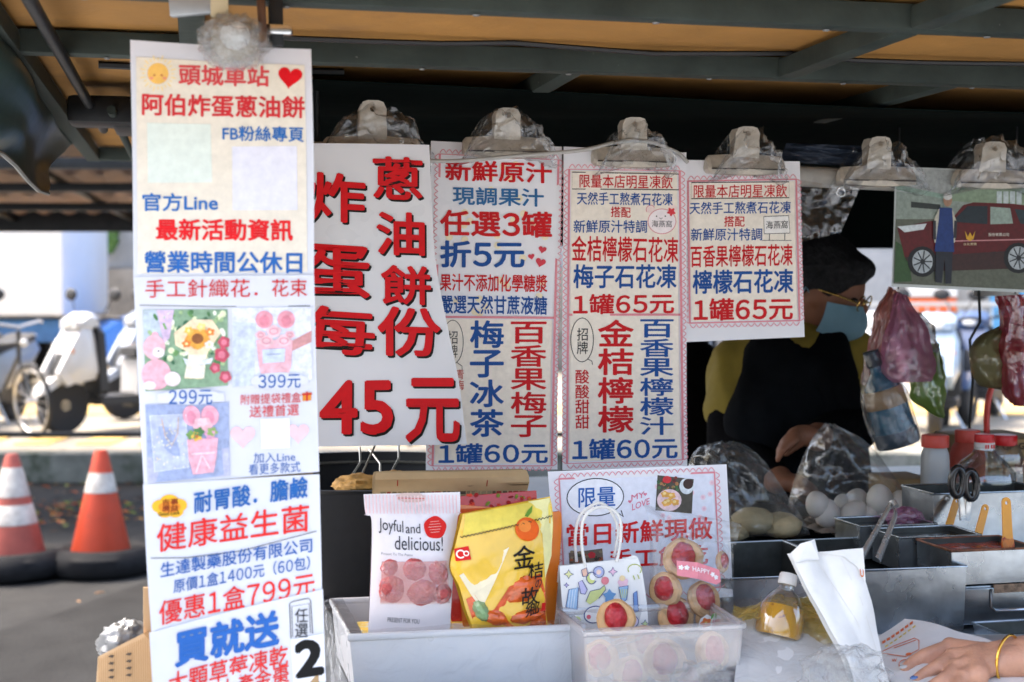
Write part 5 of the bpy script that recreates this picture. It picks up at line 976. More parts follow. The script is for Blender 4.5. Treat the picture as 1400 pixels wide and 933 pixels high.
def paddle(px0, py0, px1, py1, d0, d1, w_, label, red):
    a, b = at(px0, py0, d0), at(px1, py1, d1); ax = (b - a).normalized(); b = b + ax * .05; L = (b - a).length; ax = (b - a).normalized(); sx = ax.cross(N).normalized(); nn = sx.cross(ax)
    t = thing('sauce_paddle', label, 'paddle', a, 'yellow sauce paddles'); bm = bmesh.new(); ol = []; hw = w_ / 2
    for k in range(9): an = math.pi + math.pi * k / 8; ol.append((hw * .92 * math.cos(an), hw * .92 + hw * .92 * math.sin(an)))
    ol = [(x, y) for x, y in ol] + [(hw, L * .4), (hw * 1.35, L * .98), (-hw * 1.35, L * .98), (-hw, L * .4)]
    ov = [bm.verts.new(a + sx * x + ax * y) for x, y in ol]; hv = [bm.verts.new(a + sx * (.0032 * math.cos(k * .628)) + ax * (hw * 1.1 + .0032 * math.sin(k * .628))) for k in range(10)]
    ed = [bm.edges.new((l[i], l[(i + 1) % len(l)])) for l in (ov, hv) for i in range(len(l))]; bmesh.ops.triangle_fill(bm, edges=ed, use_beauty=True, normal=nn)
    r = bmesh.ops.extrude_face_region(bm, geom=bm.faces[:]); [setattr(v, 'co', v.co - nn * .003) for v in r['geom'] if isinstance(v, bmesh.types.BMVert)]; bm.verts.index_update()
    mb = MB(); mb.add([v.co.copy() for v in bm.verts], [[v.index for v in f.verts] for f in bm.faces], pdm); bm.free(); mb.build('paddle', t)
    if red: m_ = MB(); c0 = a.lerp(b, .5); c1 = a.lerp(b, .88); m_.slab(lambda u, v: c0.lerp(c1, v) + sx * (u - .5) * w_ * (1.08 + .1 * math.sin(v * 9)) * (1 + .18 * v) + nn * (.0012 + .0006 * mnoise.noise(Vector((u * 5, v * 9, 2)))) + ax * (.006 * mnoise.noise(Vector((u * 4, 1, 3))) if v < .05 else 0), 8, 14, .006, nn, pdr); m_.build('sauce_smear', t)
dq = lambda q: (sum(q, Vector()) / 4).y
paddle(1310, 680, 1294, 733, dq(q1_) + .02, dq(q1_) - .01, .0145, 'yellow paddle leaning left in the rear sauce tin', 0)
paddle(1349, 690, 1335, 743, dq(q2_) + .02, dq(q2_) - .01, .0145, 'clean yellow paddle in the middle sauce tin', 0)
paddle(1376, 680, 1379, 752, dq(q3_) + .015, dq(q3_) - .005, .0175, 'upright yellow paddle smeared with red chilli sauce', 1)
# drawer block under the sauce tins
p = onz(1308, 801, 1.022); dw = thing('drawer_block', 'grey metal drawer block with a looped pull under the front sauce tin', 'drawer', p + E * .15 - Z * .072)
MB().box(p + E * .16 + Gd * .16 - Z * .034, (.32, .32, .064), tin, AX, .003).build('drawer_case', dw); MB().box(p + E * .16 - Gd * .003 - Z * .032, (.3, .006, .054), tin, AX, .002).build('drawer_front', dw)
h0 = p + E * .058 + N * .008 - Z * .008; MB().tube([h0 - N * .008, h0, h0 - Z * .028, h0 - Z * .035 + E * .008, h0 - Z * .035 + E * .07, h0 - Z * .028 + E * .078, h0 + E * .078, h0 + E * .078 - N * .008], .0026, M('chrome'), 8).build('pull', dw)
MB().box(h0 + E * .039 - N * .003 + Z * .001, (.066, .004, .014), M('crusty_slot', (.3, .2, .13), .9, var=.5, vs=80, bump=.6, bs=90), AX, .001).build('slot', dw)
# shallow tray in front
a = onz(1330, 852, .975); tray_w('metal_tray', 'shallow metal tray at the far right before the drawer block', gq(a - Gd * .17, .3, .17), ZT + .003, GT)
# tongs
tg = thing('tongs', 'steel tongs leaning in the deep metal tray', 'tongs', T2[3]); tm = M('polished_steel', (.68, .68, .66), .25, metal=.7, var=.1, vs=20)
for k, off in enumerate((0, 1)):
    a, b = at(1218, 688, 2.46), at(1172 + off * 12, 772, 2.34 - off * .02); ax = (b - a).normalized(); sx = ax.cross(N).normalized(); nn = sx.cross(ax)
    mb = MB(); mb.slab(lambda u, v: a.lerp(b, v) + sx * ((u - .5) * (.009 + .005 * v)) + nn * (.004 * math.cos((u - .5) * 2.4) + off * .022 * math.sin(min(1, v * 3) * 1.57)) - ax * 0, 8, 20, .0012, nn, tm); mb.build('tong_arm', tg)
a = at(1218, 688, 2.46); mb = MB(); mb.tube([a + N * .0, a - Z * -.004 + N * .01, a + N * .02 - Z * .003], .0045, tm, 10); mb.build('tong_bend', tg)

# ---- shelf behind, eggs, bags, bottles
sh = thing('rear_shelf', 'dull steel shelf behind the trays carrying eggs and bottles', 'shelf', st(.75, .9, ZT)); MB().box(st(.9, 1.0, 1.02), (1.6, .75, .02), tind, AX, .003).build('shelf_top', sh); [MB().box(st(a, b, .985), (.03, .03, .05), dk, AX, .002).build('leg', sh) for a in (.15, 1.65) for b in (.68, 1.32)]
ZS = 1.03; eg = M('eggshell', (.6, .56, .5), .5, var=.05, vs=30, sss=.1)
ey = M('egg_tray', (.3, .25, .2), .9, var=.2, bump=.3); c = at(1180, 712, 2.84); et = thing('egg_tray', 'grey pulp tray under the white eggs', 'tray', c - Z * .02)
mb = MB(); mb.grid(lambda u, v: c + E * (u - .5) * .27 + Gd * (v - .5) * .2 + Z * (-.004 + .008 * math.sin(u * 6 * math.pi * 2) * math.sin(v * 4 * math.pi * 2)), 60, 40, ey); mb.build('pulp', et)
EG = [(1118, 690, 18, 0), (1131, 702, 19, 0), (1152, 690, 14, 1), (1171, 689, 20, 1), (1168, 704, 20, 0), (1203, 683, 20, 0), (1190, 704, 15, 0), (1233, 689, 18, 0), (1236, 705, 17, 0), (1212, 704, 17, 0), (1146, 706, 15, 1), (1218, 692, 15, 1), (1252, 700, 14, 1)]
EL = ['egg at the left end of the row', 'egg in front near the left end', 'egg half hidden in the second row at left', 'tilted egg behind the front middle egg', 'front middle egg', 'tallest egg standing on top of the row', 'small egg showing low between the middle eggs', 'egg at the upper right of the row', 'egg low at the right', 'egg beside the tongs tip', 'egg deep between the left eggs', 'egg deep behind the tall one', 'rearmost egg at the right end']
for i, (x, y, r, bk) in enumerate(EG):
    d = 2.76 + bk * .05; k = pm(d) * r * .94; a = rr.uniform(-.7, .7); zx = Z * math.cos(a) + E * math.sin(a); xx = E * math.cos(a) - Z * math.sin(a); mb = MB()
    mb.lathe([(k * 1e-4, -k * 1.1)] + [(k * math.cos(b) * (1 - .12 * math.sin(b)), k * 1.14 * math.sin(b)) for b in [R(q) for q in range(-75, 90, 15)]] + [(k * 1e-4, k * 1.14)], at(x, y, d), eg, 26, (xx, Gd, zx)); tag(mb.build('egg'), 'white ' + EL[i] + ' on the pulp tray', 'egg', 'white eggs on the pulp tray')
FILM('egg_bag', base=.08, rim=.45, bs=9, bump=.35, milk=.25, tint=(.85, .87, .88))
def bagfilm(prof, d, label, seed, depth=.08, mat='egg_bag', top=None):
    """slack clear bag: outline px polygon halves (left, right) from top to bottom"""
    L, Rr = prof; mb = MB()
    for sgn in (1, -1):
        def f(u, v):
            a, b = smooth_pl(L, v), smooth_pl(Rr, v); n1 = mnoise.fractal(Vector((u * 3 + seed, v * 4, seed * 2 + sgn)), 1, 2, 5); n2 = mnoise.noise(Vector((u * 11, v * 7, seed)))
            x, y = a[0] + (b[0] - a[0]) * u, a[1] + (b[1] - a[1]) * u; bul = math.sin(math.pi * u) ** .8 * (.25 + .75 * math.sin(math.pi * min(1, .15 + v * .75)))
            p = at(x, y, d - sgn * depth * bul - .016 * n1 - .005 * n2); p.z += .006 * n1; p.z = max(p.z, ZT + .02); return p
        mb.grid(f, 34, 34, MC[mat])
    return tag(mb.build('plastic_bag', smooth=70), label, 'plastic bag', 'slack clear bags behind the trays')
bagfilm(([(1128, 578), (1105, 610), (1085, 660), (1080, 700), (1120, 722)], [(1142, 582), (1185, 605), (1222, 650), (1252, 690), (1262, 716)]), 2.82, 'slack clear bag drawn up over the white eggs', 2, .07)
bagfilm(([(985, 606), (955, 612), (940, 640), (938, 700), (950, 738)], [(1000, 604), (1035, 620), (1065, 660), (1095, 705), (1108, 732)]), 2.72, 'slack clear bag with pale dough rounds beside the pink framed notice', 5, .07)
dgh = M('pale_dough', (.58, .47, .27), .7, var=.2, vs=20, bump=.2)
for x, y, r, lb in ((1030, 712, 30, 'pale dough round at left inside the slack clear bag'), (1068, 718, 28, 'pale dough round at right inside the slack clear bag'), (1000, 725, 24, 'pale dough round low by the pink framed notice')): MB_ = MB(); MB_.ell(at(x, y, 2.72), (r * pm(2.72), .045, r * .62 * pm(2.72)), dgh, 24, 14, (E, Gd, Z), wob=.1, seed=x); tag(MB_.build('dough_round'), lb, 'dough', 'dough rounds in the clear bag')
FILM('pink_film', base=.35, rim=.7, bs=24, bump=.8, milk=.6, tint=(.75, .3, .55)); MB_ = MB(); MB_.ell(at(1236, 708, 2.6), (.035, .02, .02), MC['pink_film'], 30, 20, (E, Gd, Z), wob=.3, seed=3); tag(MB_.build('pink_bag', smooth=70), 'scrunched pink plastic bag beside the eggs and tongs', 'plastic bag')
capm = M('red_cap', (.52, .06, .04), .45, var=.08, vs=20); capb = M('bright_red_cap', (.6, .012, .015), .35)
mk = M('milky_bottle', (.5, .52, .53), .35, trans=.25, var=.05); cg = FILM('clear_bottle', tint=(.85, .9, .9), base=.16, rim=.75, rough=.05, bs=3, bump=.03, milk=.12)
def bottle(px, ybase, d, prof, capz, capr, caph, mat, cm_, label, group='red capped bottles', extra=None):
    c = at(px, ybase, d); t = thing('bottle', label, 'bottle', c, group); k = pm(d); mb = MB(); mb.lathe([(r * k, z * k) for r, z in prof], c, mat, 36, sq=3.2); mb.build('bottle_body', t)
    m_ = MB(); n = 40; m_.lathe([(capr * k * .98, capz * k), (capr * k, capz * k + .002), (capr * k, (capz + caph) * k - .003), (capr * k * .93, (capz + caph) * k), (.0005, (capz + caph) * k)], c, cm_, n); m_.build('cap', t); return t, c, k
bottle(1278, 667, 2.78, [(16, 0), (18, 3), (18, 38), (17, 48), (14, 56), (13, 58)], 56, 18.5, 17, mk, capm, 'frosted white bottle with a dull red cap')
bottle(1322, 670, 2.9, [(20, 0), (22, 3), (22, 48), (20, 58), (15, 66), (14, 68)], 66, 17, 17, M('red_paper_bottle', (.42, .07, .05), .5, var=.3, vs=12), capm, 'red labelled jar with a dull red cap behind the oil jar')
t, c, k = bottle(1345, 690, 2.8, [(36, 0), (40, 4), (40, 30), (38, 46), (28, 60), (16, 70), (13, 76), (13, 80)], 86, 13.5, 11, cg, capb, 'large clear oil jar with bright red cap and white collar')
MB().lathe([(13.5 * k, 76 * k), (13.8 * k, 77 * k), (13.8 * k, 85.5 * k), (13 * k, 86 * k)], c, M('white_collar', (.75, .72, .7), .4), 30).build('collar', t)
m_ = MB(); [m_.box(c + N * 14.1 * k + E * (x * k) + Z * (81 * k), (2.2 * k, .0006, 5 * k), capb, (E, N, Z)) for x in (-6, -2.5, 2.5, 6)]; m_.build('collar_print', t)
MB().lathe([(34 * k, 2 * k), (37 * k, 5 * k), (37 * k, 16 * k), (.001, 16.2 * k)], c, M('yellow_oil_dregs', (.4, .34, .08), .2, var=.4, vs=20), 30, sq=3.2).build('oil', t)
m_ = MB(); m_.tube([c - E * 36 * k + Z * 44 * k, c - E * 30 * k + Z * 56 * k, c - E * 18 * k + Z * 62 * k], 3.5 * k, cg, 10); m_.build('handle', t)
bottle(1372, 668, 2.95, [(22, 0), (24, 3), (24, 46), (20, 56), (15, 62)], 60, 17.5, 14, cg, capb, 'clear bottle with bright red cap before the printed carton')
# cartons
def carton(px0, py0, px1, py1, d, dep, label, mat, words=()):
    pl_ = Plane((px0 + px1) / 2, py1, d, 12.5); a, b, e = pl_.hit(px0, py1), pl_.hit(px1, py1), pl_.hit(px0, py0); w_ = (b - a).length; h = e.z - a.z; t = thing('carton', label, 'carton', (a + b) / 2 + Gd * dep / 2, 'brown cartons on the rear shelf')
    mb = MB(); mb.box((a + b) / 2 + Gd * dep / 2 + Z * h / 2, (w_, dep, h), mat, AX, .002); mb.build('carton_body', t)
    sb_ = Sub(pl_, lambda x, y: .0004)
    for wd, x0, x1, y, hh, c_ in words: sb_.line(wd, x0, x1, y, y, hh, c_, .03)
    return t, sb_
kr = M('carton_brown', (.34, .22, .1), .8, var=.15, vs=8, bump=.1)
t, s_ = carton(1342, 600, 1440, 662, 3.02, .2, 'printed brown carton behind the red capped bottles', kr, (('GP', 1348, 1364, 612, 9, '2a2018'), ('GP', 1370, 1386, 611, 9, '2a2018'), ('GP', 1392, 1408, 610, 9, '2a2018')))
s_.stroke([(1360, 622), (1372, 630), (1386, 628)], 4, '2a2018'); s_.ell(1396, 638, 9, 11, '7a2a1a'); [m.build(k_, t, smooth=0) for k_, m in s_.parts.items()]
t, s_ = carton(1224, 655, 1278, 700, 2.9, .12, 'small open brown carton between the eggs and the bottles', kr, (('2', 1250, 1262, 671, 13, '2a2018'),)); s_.ell(1268, 690, 10, 9, '6e2418'); [m.build(k_, t, smooth=0) for k_, m in s_.parts.items()]
# metal bin behind sauces with scissors
a = onz(1276, 676, 1.13); tray_w('metal_tray', 'tall dull metal bin holding the black scissors behind the sauce tins', gq(a - Gd * .0, .24, .12), 1.031, GT)
sc_ = thing('scissors', 'black handled scissors standing in the metal bin', 'scissors', at(1320, 700, 2.55)); bp_ = M('black_handle', (.012, .012, .013), .25, coat=.4)
for px, py, tl2 in ((1309, 659, -8), (1327, 663, 6)): MB().tube([at(px + 8 * math.cos(a * .35) + tl2 * .1 * math.sin(a * .35), py + 19 * math.sin(a * .35), 2.55) for a in range(18)], .0072, bp_, 10, closed=True).build('finger_loop', sc_)
MB().beam(at(1314, 678, 2.55), at(1316, 712, 2.55), .012, .004, tm, up=N).build('blade', sc_); MB().beam(at(1324, 680, 2.555), at(1322, 712, 2.555), .012, .004, tm, up=N).build('blade', sc_)

# ---- oil bottle, paper bags, wrapped stack in front
ob = thing('squeeze_bottle', 'clear squeeze bottle of yellow chilli oil with a white cap, leaning behind the paper bags', 'bottle', at(1070, 870, 2.0)); ax = (at(1080, 785, 2.03) - at(1062, 880, 2.0)).normalized(); c = at(1062, 872, 2.0); k = pm(2.0); a1 = ax.cross(N).normalized(); a2 = ax.cross(a1); AXB = (a1, a2, ax)
MB().lathe([(33 * k, 0), (35 * k, 4 * k), (33 * k, 30 * k), (29 * k, 46 * k), (20 * k, 60 * k), (11 * k, 68 * k), (10 * k, 76 * k)], c, cg, 36, AXB, wob=.03).build('bottle_body', ob)
MB().lathe([(.001, .002), (31 * k, .001), (32.5 * k, 6 * k), (31 * k, 30 * k), (28 * k, 43 * k), (.001, 43.5 * k)], c, M('chilli_oil', (.75, .36, .02), .15, var=.1, vs=14, stains=(.35, .1, .02), st=(.62, .66), ss=60, spec=.2), 36, AXB, wob=.03).build('oil', ob)
MB().lathe([(12.5 * k, 74 * k), (13 * k, 76 * k), (12.5 * k, 88 * k), (11 * k, 90 * k), (.001, 90.5 * k)], c, M('white_cap', (.72, .7, .66), .5, var=.06), 28, AXB).build('cap', ob)
bagp = M('white_bag_paper', (.74, .73, .7), .75, var=.06, vs=14, bump=.25, bs=14)
PW = Plane(1150, 830, 1.93, 6, 12)
def pd(x, y): u = (x - 1080) / 130; return .006 * math.sin(u * 9 + y / 60) + .012 * math.sin(u * 3.1) + .006 * abs(math.sin((x - y * .42) / 17)) + .005 * mnoise.fractal(Vector((x / 50, y / 60, 2)), 1, 2, 4)
pb = Sheet(PW, [(1079, 757), (1096, 800), (1120, 840), (1150, 900), (1165, 950)], [(1174, 752), (1176, 790), (1192, 840), (1211, 920), (1222, 965)], bagp, pd, back=lambda x, y: pd(x, y) - .012 - .012 * math.sin((x - 1080) / 60), name='paper_bag', nu=24, nv=26, label='open white paper bag standing up beside the deep metal tray', cat='paper bag')
pb.poly([(1079, 757), (1090, 744), (1103, 740), (1109, 738), (1114, 757), (1116, 766), (1100, 768), (1084, 770)], bagp, 8, 'folded_flap'); pb.poly([(1116, 756), (1150, 752), (1175, 750), (1176, 800), (1166, 775), (1150, 762)], bagp, 5, 'folded_flap'); pb.line('U', 1169, 1174, 784, 784, 11, 'd8722a', .03, lvl=9); pb.stroke([(1112, 766), (1136, 800), (1166, 850), (1196, 916)], .8, 'd9d6cf', 1, 'crease'); pb.stroke([(1146, 764), (1170, 820), (1206, 918)], .8, 'd9d6cf', 1, 'crease')
pb.done()
# stack of flat paper bags in film
sk = thing('paper_bag_stack', 'stack of white paper bags in a yellowed clear wrapper', 'paper bags', at(1100, 930, 1.9))
p0, p1 = at(1014, 850, 2.02), at(1142, 828, 2.07); f0, f1 = at(1000, 968, 1.86), at(1182, 962, 1.875)
for k in range(5):
    m_ = MB(); o_ = Z * (-.004 * k) + E * rr.uniform(-.003, .003) - Gd * .004 * k; m_.slab(lambda u, v: (p0.lerp(p1, u)).lerp(f0.lerp(f1, u), v) + o_ + Z * (.004 * math.sin(u * 5 + k) + .006 * math.sin(v * 2.6)), 14, 12, .003, Z, bagp); m_.build('paper_bag', sk)
FILM('yellow_film', base=.4, rim=.75, bs=10, bump=.8, milk=.65, tint=(.86, .68, .2)); FILM('stack_film', base=.05, rim=.4, bs=20, bump=.8, milk=.35)
m_ = MB(); m_.grid(lambda u, v: (p0 - E * .02 + Z * .022 + Gd * .03).lerp(p1 + E * .016 + Z * .022 + Gd * .03, u).lerp((f0 - E * .01).lerp(f1, u) + Z * .012, v) + Z * (.006 * mnoise.fractal(Vector((u * 4, v * 4, 2)), 1, 2, 4)), 30, 26, MC['stack_film']); m_.build('film', sk, smooth=70)
m_ = MB(); m_.grid(lambda u, v: (p0 - E * .012).lerp(p1 + E * .012, u).lerp((f0 - E * .01).lerp(f1, u), .02 + v * (.16 + .3 * abs(u - .35))) + Z * (.026 + .01 * mnoise.fractal(Vector((u * 4, v * 4, 9)), 1, 2, 4)), 26, 16, MC['yellow_film']); m_.build('yellowed_band', sk, smooth=70)
m_ = MB(); m_.grid(lambda u, v: at(*bil([(1004, 832), (1158, 806), (1186, 872), (1004, 900)], u, v), 2.05 - .07 * v + .012 * mnoise.fractal(Vector((u * 4, v * 3, 6)), 1, 2, 4)), 26, 20, MC['yellow_film']); m_.build('yellowed_film', sk, smooth=70)
filmblob(at(1155, 925, 1.83), .058, .03, .04, 'crinkled clear bag lying before the paper bag stack', 12, 'crumpled_film', name='crinkled_bag', wob=.32, cat='plastic bag', ws=2.4)
# printed paper bag lying under the hand
ZP = 1.0; lq = [onz(1200, 872, ZP), onz(1236, 848, ZP), onz(1362, 884, ZP), onz(1400, 940, ZP), onz(1290, 960, ZP), onz(1213, 921, ZP)]
PL = Plane(1290, 900, 2.0); PL.p = Vector((0, 2.0, .985)); PL.n = Vector((0, -.21, 1)).normalized()
lf = Sheet(PL, [(1198, 872), (1206, 900), (1214, 926), (1270, 965)], [(1237, 847), (1300, 862), (1362, 882), (1440, 960)], bagp, lambda x, y: .0025 * math.sin(x / 18) + .002, back=lambda x, y: -.003, name='paper_bag', label='flat white paper bag with orange print lying under the hand', cat='paper bag')
OR = 'e0794e'
for k in range(7): x, y = 1206 + k * 6.2, 880 - k * 3.9; lf.fill([(x, y - 2), (x + 4.4, y - 4.4), (x + 4.8, y - 1), (x + .6, y + 1.2)], OR, 0, 'lettering', 1, 1); lf.fill([(x + 4, y + 4), (x + 8, y + 1.6), (x + 8.3, y + 3.6), (x + 4.4, y + 6)], 'e8cf6a', 0, 'lettering', 1, 1)
lf.stroke([(1204, 893), (1222, 884), (1250, 876), (1256, 880), (1256, 892), (1238, 900), (1206, 894)], 1, OR, 0, 'lettering'); lf.stroke([(1222, 887), (1252, 879)], 1, OR, 0, 'lettering'); lf.ell(1242, 897, 4, 2, OR, 0, 'lettering'); lf.line('W', 1219, 1226, 904, 904, 4, OR, .03, part='lettering'); lf.ring(1236, 910, 7, 6, 1, OR, 0, 'lettering')
lf.done()
MB_ = MB(); MB_.box(PL.hit(1330, 915) - PL.n * .014, (.4, .26, .012), stl, (Vector((1, 0, 0)), Vector((0, 1, .21)).normalized(), PL.n), .004); tag(MB_.build('steel_plate'), 'sloping steel plate under the printed paper bag and the hand', 'plate')
# corrugated carton at the lower left
PX = Plane(185, 900, 1.72, -8, 3); kc = M('corrugated_card', (.46, .3, .16), .8, var=.12, vs=6, bump=.1)
cx = Sheet(PX, [(134, 898), (130, 960), (128, 1040)], [(196, 866), (240, 930), (252, 1040)], kc, None, thick=.05, name='corrugated_carton', nu=30, nv=12, label='ribbed brown carton with punched slots beside the banner foot', cat='carton')
for k in range(26): cx.stroke([(136 + k * 3, 900 - k * 1.4), (136 + k * 3.1, 1030)], .7, '9a7548', 0, 'ribs')
for j in range(4):
    for i in range(2): x, y = 152 + i * 24, 898 - i * 3 + j * 9.5; cx.poly([(x - 4, y), (x, y - 2.5), (x + 5, y - 2.5), (x + 3, y + 1.5)], '4a4038', 1, 'slots')
cx.done()
fpl = at(205, 860, 1.78); cx2 = MB(); cx2.box(PX.hit(205, 895) - PX.n * .02 + Z * .02, (.03, .004, .12), kc, (E, N, Z), .001); cx2.build('flap', cx.o)
MB_ = MB(); MB_.ell(at(172, 880, 1.85), (.034, .03, .03), M('silver_bag', (.16, .165, .17), .35, metal=.4, bump=.5, bs=30), 40, 26, (E, Gd, Z), wob=.25, seed=4); tag(MB_.build('silver_bag', smooth=60), 'crumpled silver bag behind the ribbed brown carton', 'bag')
sd2 = thing('side_shelf', 'small side shelf carrying the ribbed brown carton', 'shelf', PX.hit(190, 1045)); MB().box(PX.hit(190, 1045) - PX.n * .05 - Z * .012, (.17, .17, .015), stl, AX, .002).build('shelf_board', sd2); MB().tube([PX.hit(190, 1045) - PX.n * .05 - Z * .02, Vector((*(PX.hit(190, 1045) - PX.n * .05).xy, 0))], .02, dk).build('post', sd2)

# ---- bags hanging inside
def hangbag(prof, d, mat, label, seed, depth=.07, name='hanging_bag', grp='bags hanging under the stall roof', neck=True):
    L, Rr = prof; mb = MB(); n = 30
    for j in range(31):
        v = j / 30; a, b = smooth_pl(L, v), smooth_pl(Rr, v)
    def f(u, v):
        a, b = smooth_pl(L, v), smooth_pl(Rr, v); t_ = 2 * math.pi * u; w_ = .5 + .5 * math.cos(t_); x, y = a[0] + (b[0] - a[0]) * w_, a[1] + (b[1] - a[1]) * w_
        dep = depth * min(1, abs(b[0] - a[0]) / 70); n1 = mnoise.fractal(Vector((math.cos(t_) * 2 + seed, math.sin(t_) * 2, v * 5)), 1, 2, 5)
        pl_ = .004 * math.sin(t_ * 9 + seed + v * 3) * (1 - v)
        return at(x, y, d - dep * math.sin(t_) * (1 + .25 * n1) - pl_) + E * .008 * n1
    mb.grid(f, 48, 34, mat); return tag(mb.build(name, smooth=70), label, 'bag', grp)
FILM('bag_pink', base=.6, rim=.95, bs=20, bump=.8, milk=.75, tint=(.85, .42, .6), back=.8); FILM('bag_salmon', base=.85, rim=.97, bs=14, bump=.7, milk=.8, tint=(.88, .45, .36), back=.8); FILM('bag_green', base=.85, rim=.97, bs=14, bump=.6, milk=.8, tint=(.45, .65, .2), back=.8); FILM('bag_clear', base=.35, rim=.8, bs=22, bump=.8, milk=.5, tint=(.62, .56, .5)); FILM('bag_khaki', base=.92, rim=.98, bs=10, bump=.6, milk=.85, tint=(.4, .37, .18)); FILM('bag_red', base=.85, rim=.97, bs=12, bump=.7, milk=.75, tint=(.5, .06, .09))
hangbag(([(1216, 392), (1198, 430), (1186, 480), (1178, 526)], [(1228, 400), (1222, 440), (1206, 490), (1196, 530)]), 2.98, MC['bag_salmon'], 'salmon pink bag hanging as a narrow twist at the left', 1, .04)
hangbag(([(1226, 400), (1216, 440), (1204, 480), (1202, 510), (1212, 524)], [(1238, 404), (1262, 440), (1276, 480), (1280, 505), (1272, 522)]), 2.92, MC['bag_pink'], 'full pink plastic bag knotted at its neck', 2, .075)
hangbag(([(1240, 425), (1240, 450), (1246, 480)], [(1258, 428), (1276, 448), (1283, 482)]), 2.95, MC['bag_clear'], 'crumpled clear bag top beside the pink bag', 3, .05)
hangbag(([(1252, 470), (1246, 510), (1246, 545), (1284, 570)], [(1282, 470), (1290, 510), (1292, 540), (1288, 572)]), 2.97, MC['bag_green'], 'green plastic bag with an orange edge hanging behind the pink bag', 4, .05)
hangbag(([(1370, 445), (1336, 462), (1324, 490), (1340, 525), (1362, 532)], [(1384, 440), (1392, 470), (1394, 500), (1390, 525), (1372, 534)]), 2.9, MC['bag_khaki'], 'rounded khaki cloth bag hanging at the far right', 5, .07)
hangbag(([(1362, 405), (1368, 440), (1364, 490), (1372, 535), (1386, 555)], [(1412, 402), (1420, 450), (1422, 500), (1416, 540), (1402, 556)]), 2.86, MC['bag_red'], 'dark red plastic bag hanging at the far right edge', 6, .07)
# wrapped blue bottle hanging in film
wb = thing('hanging_bottle', 'blue bottle with a brown paper band hanging upside down in film', 'bottle', at(1225, 610, 2.9)); c = at(1229, 608, 2.9); ax = (at(1190, 480, 2.9) - c).normalized(); a1 = ax.cross(N).normalized(); a2 = ax.cross(a1); k = pm(2.9); W = (a1, a2, ax)
MB().lathe([(25 * k, 0), (29 * k, 4 * k), (28 * k, 55 * k), (26 * k, 62 * k), (24 * k, 85 * k), (14 * k, 98 * k), (9 * k, 104 * k), (8 * k, 118 * k)], c, M('blue_bottle', (.03, .15, .26), .2, trans=.3, var=.3, vs=10, coat=.4), 30, W).build('bottle_body', wb)
MB().lathe([(29 * k, 0), (30 * k, 2 * k), (30 * k, 20 * k), (29.4 * k, 21 * k)], c, M('navy_label', (.012, .035, .07), .4), 30, W).build('label', wb); MB().lathe([(27 * k, 55 * k), (28.5 * k, 56 * k), (27 * k, 80 * k), (25 * k, 81 * k)], c, M('brown_band', (.28, .17, .08), .6, var=.1), 30, W).build('paper_band', wb)
MB().lathe([(10 * k, 112 * k), (11 * k, 114 * k), (11 * k, 134 * k), (.001, 135 * k)], c, M('navy_cap', (.015, .03, .05), .4), 24, W).build('cap', wb)
m_ = MB(); m_.grid(lambda u, v: c + ax * (v * 140 - 8) * k + (a1 * math.cos(u * 6.283) + a2 * math.sin(u * 6.283)) * k * ((33 - 22 * max(0, v - .55) / .45) * (1 + .12 * mnoise.noise(Vector((math.cos(u * 6.283) * 2, math.sin(u * 6.283) * 2, v * 4))))), 40, 30, MC['cookie_film']); m_.build('film', wb, smooth=70)
m_ = MB(); [m_.tube([at(x, y, 2.93), Vector((*at(x, y, 2.93).xy, ZR + .005))], .0015, dk, 6) for x, y in ((1228, 396), (1388, 402))]; tag(m_.build('bag_cord'), 'thin dark cords that hold the hanging bags under the roof', 'cord')
cbp = [at(1338, 390, 3.05), at(1340, 440, 3.05), at(1326, 465, 3.05), at(1330, 520, 3.05), at(1326, 580, 3.05), at(1324, 604, 3.05)]; tag(MB().tube([Vector((*cbp[0].xy, ZR))] + cbp, .0032, dk, 8).build('power_cord'), 'black power cord dangling before the silver blue scooter', 'cord')
# red basket with hooped handle
rb = thing('red_basket', 'red plastic basket with a hooped handle at the far right', 'basket', at(1390, 640, 3.12)); rp = M('red_plastic', (.62, .03, .02), .35, coat=.3); hp = [(1350, 612), (1349, 570), (1354, 535), (1370, 508), (1392, 494), (1418, 492), (1446, 505), (1462, 540), (1466, 612)]
MB().tube([at(*smooth_pl(hp, k / 30), 3.1) for k in range(31)], .0068, rp, 10).build('hoop_handle', rb); q = gq(at(1344, 618, 3.08), .2, .14); m_ = MB(); m_.openbox(q, ZS + .01, rp, t=.004, taper=.1); m_.build('basket_body', rb)
# lamp shade under the roof at right
lp = thing('hanging_lamp', 'white rounded lamp shade hanging behind the car photograph', 'lamp', at(1362, 410, 3.2)); MB().lathe([(.004, .05), (.03, .045), (.045, .02), (.05, -.005), (.046, -.005), (.04, .018), (.026, .038), (.004, .043)], at(1362, 402, 3.2), M('lamp_white', (.6, .6, .58), .4), 30).build('lamp_shade', lp); MB().tube([at(1362, 380, 3.2), Vector((*at(1362, 380, 3.2).xy, ZR))], .003, dk, 6).build('cord', lp)
# ================================================================== people
skin = M('skin', 'c9967a', .48, var=.1, vs=24, sss=.1, bump=.16, bs=220); skt = M('skin_tan', '8f6048', .55, var=.06, vs=30, sss=.1)
def V(x, y, d): return at(x, y, d)
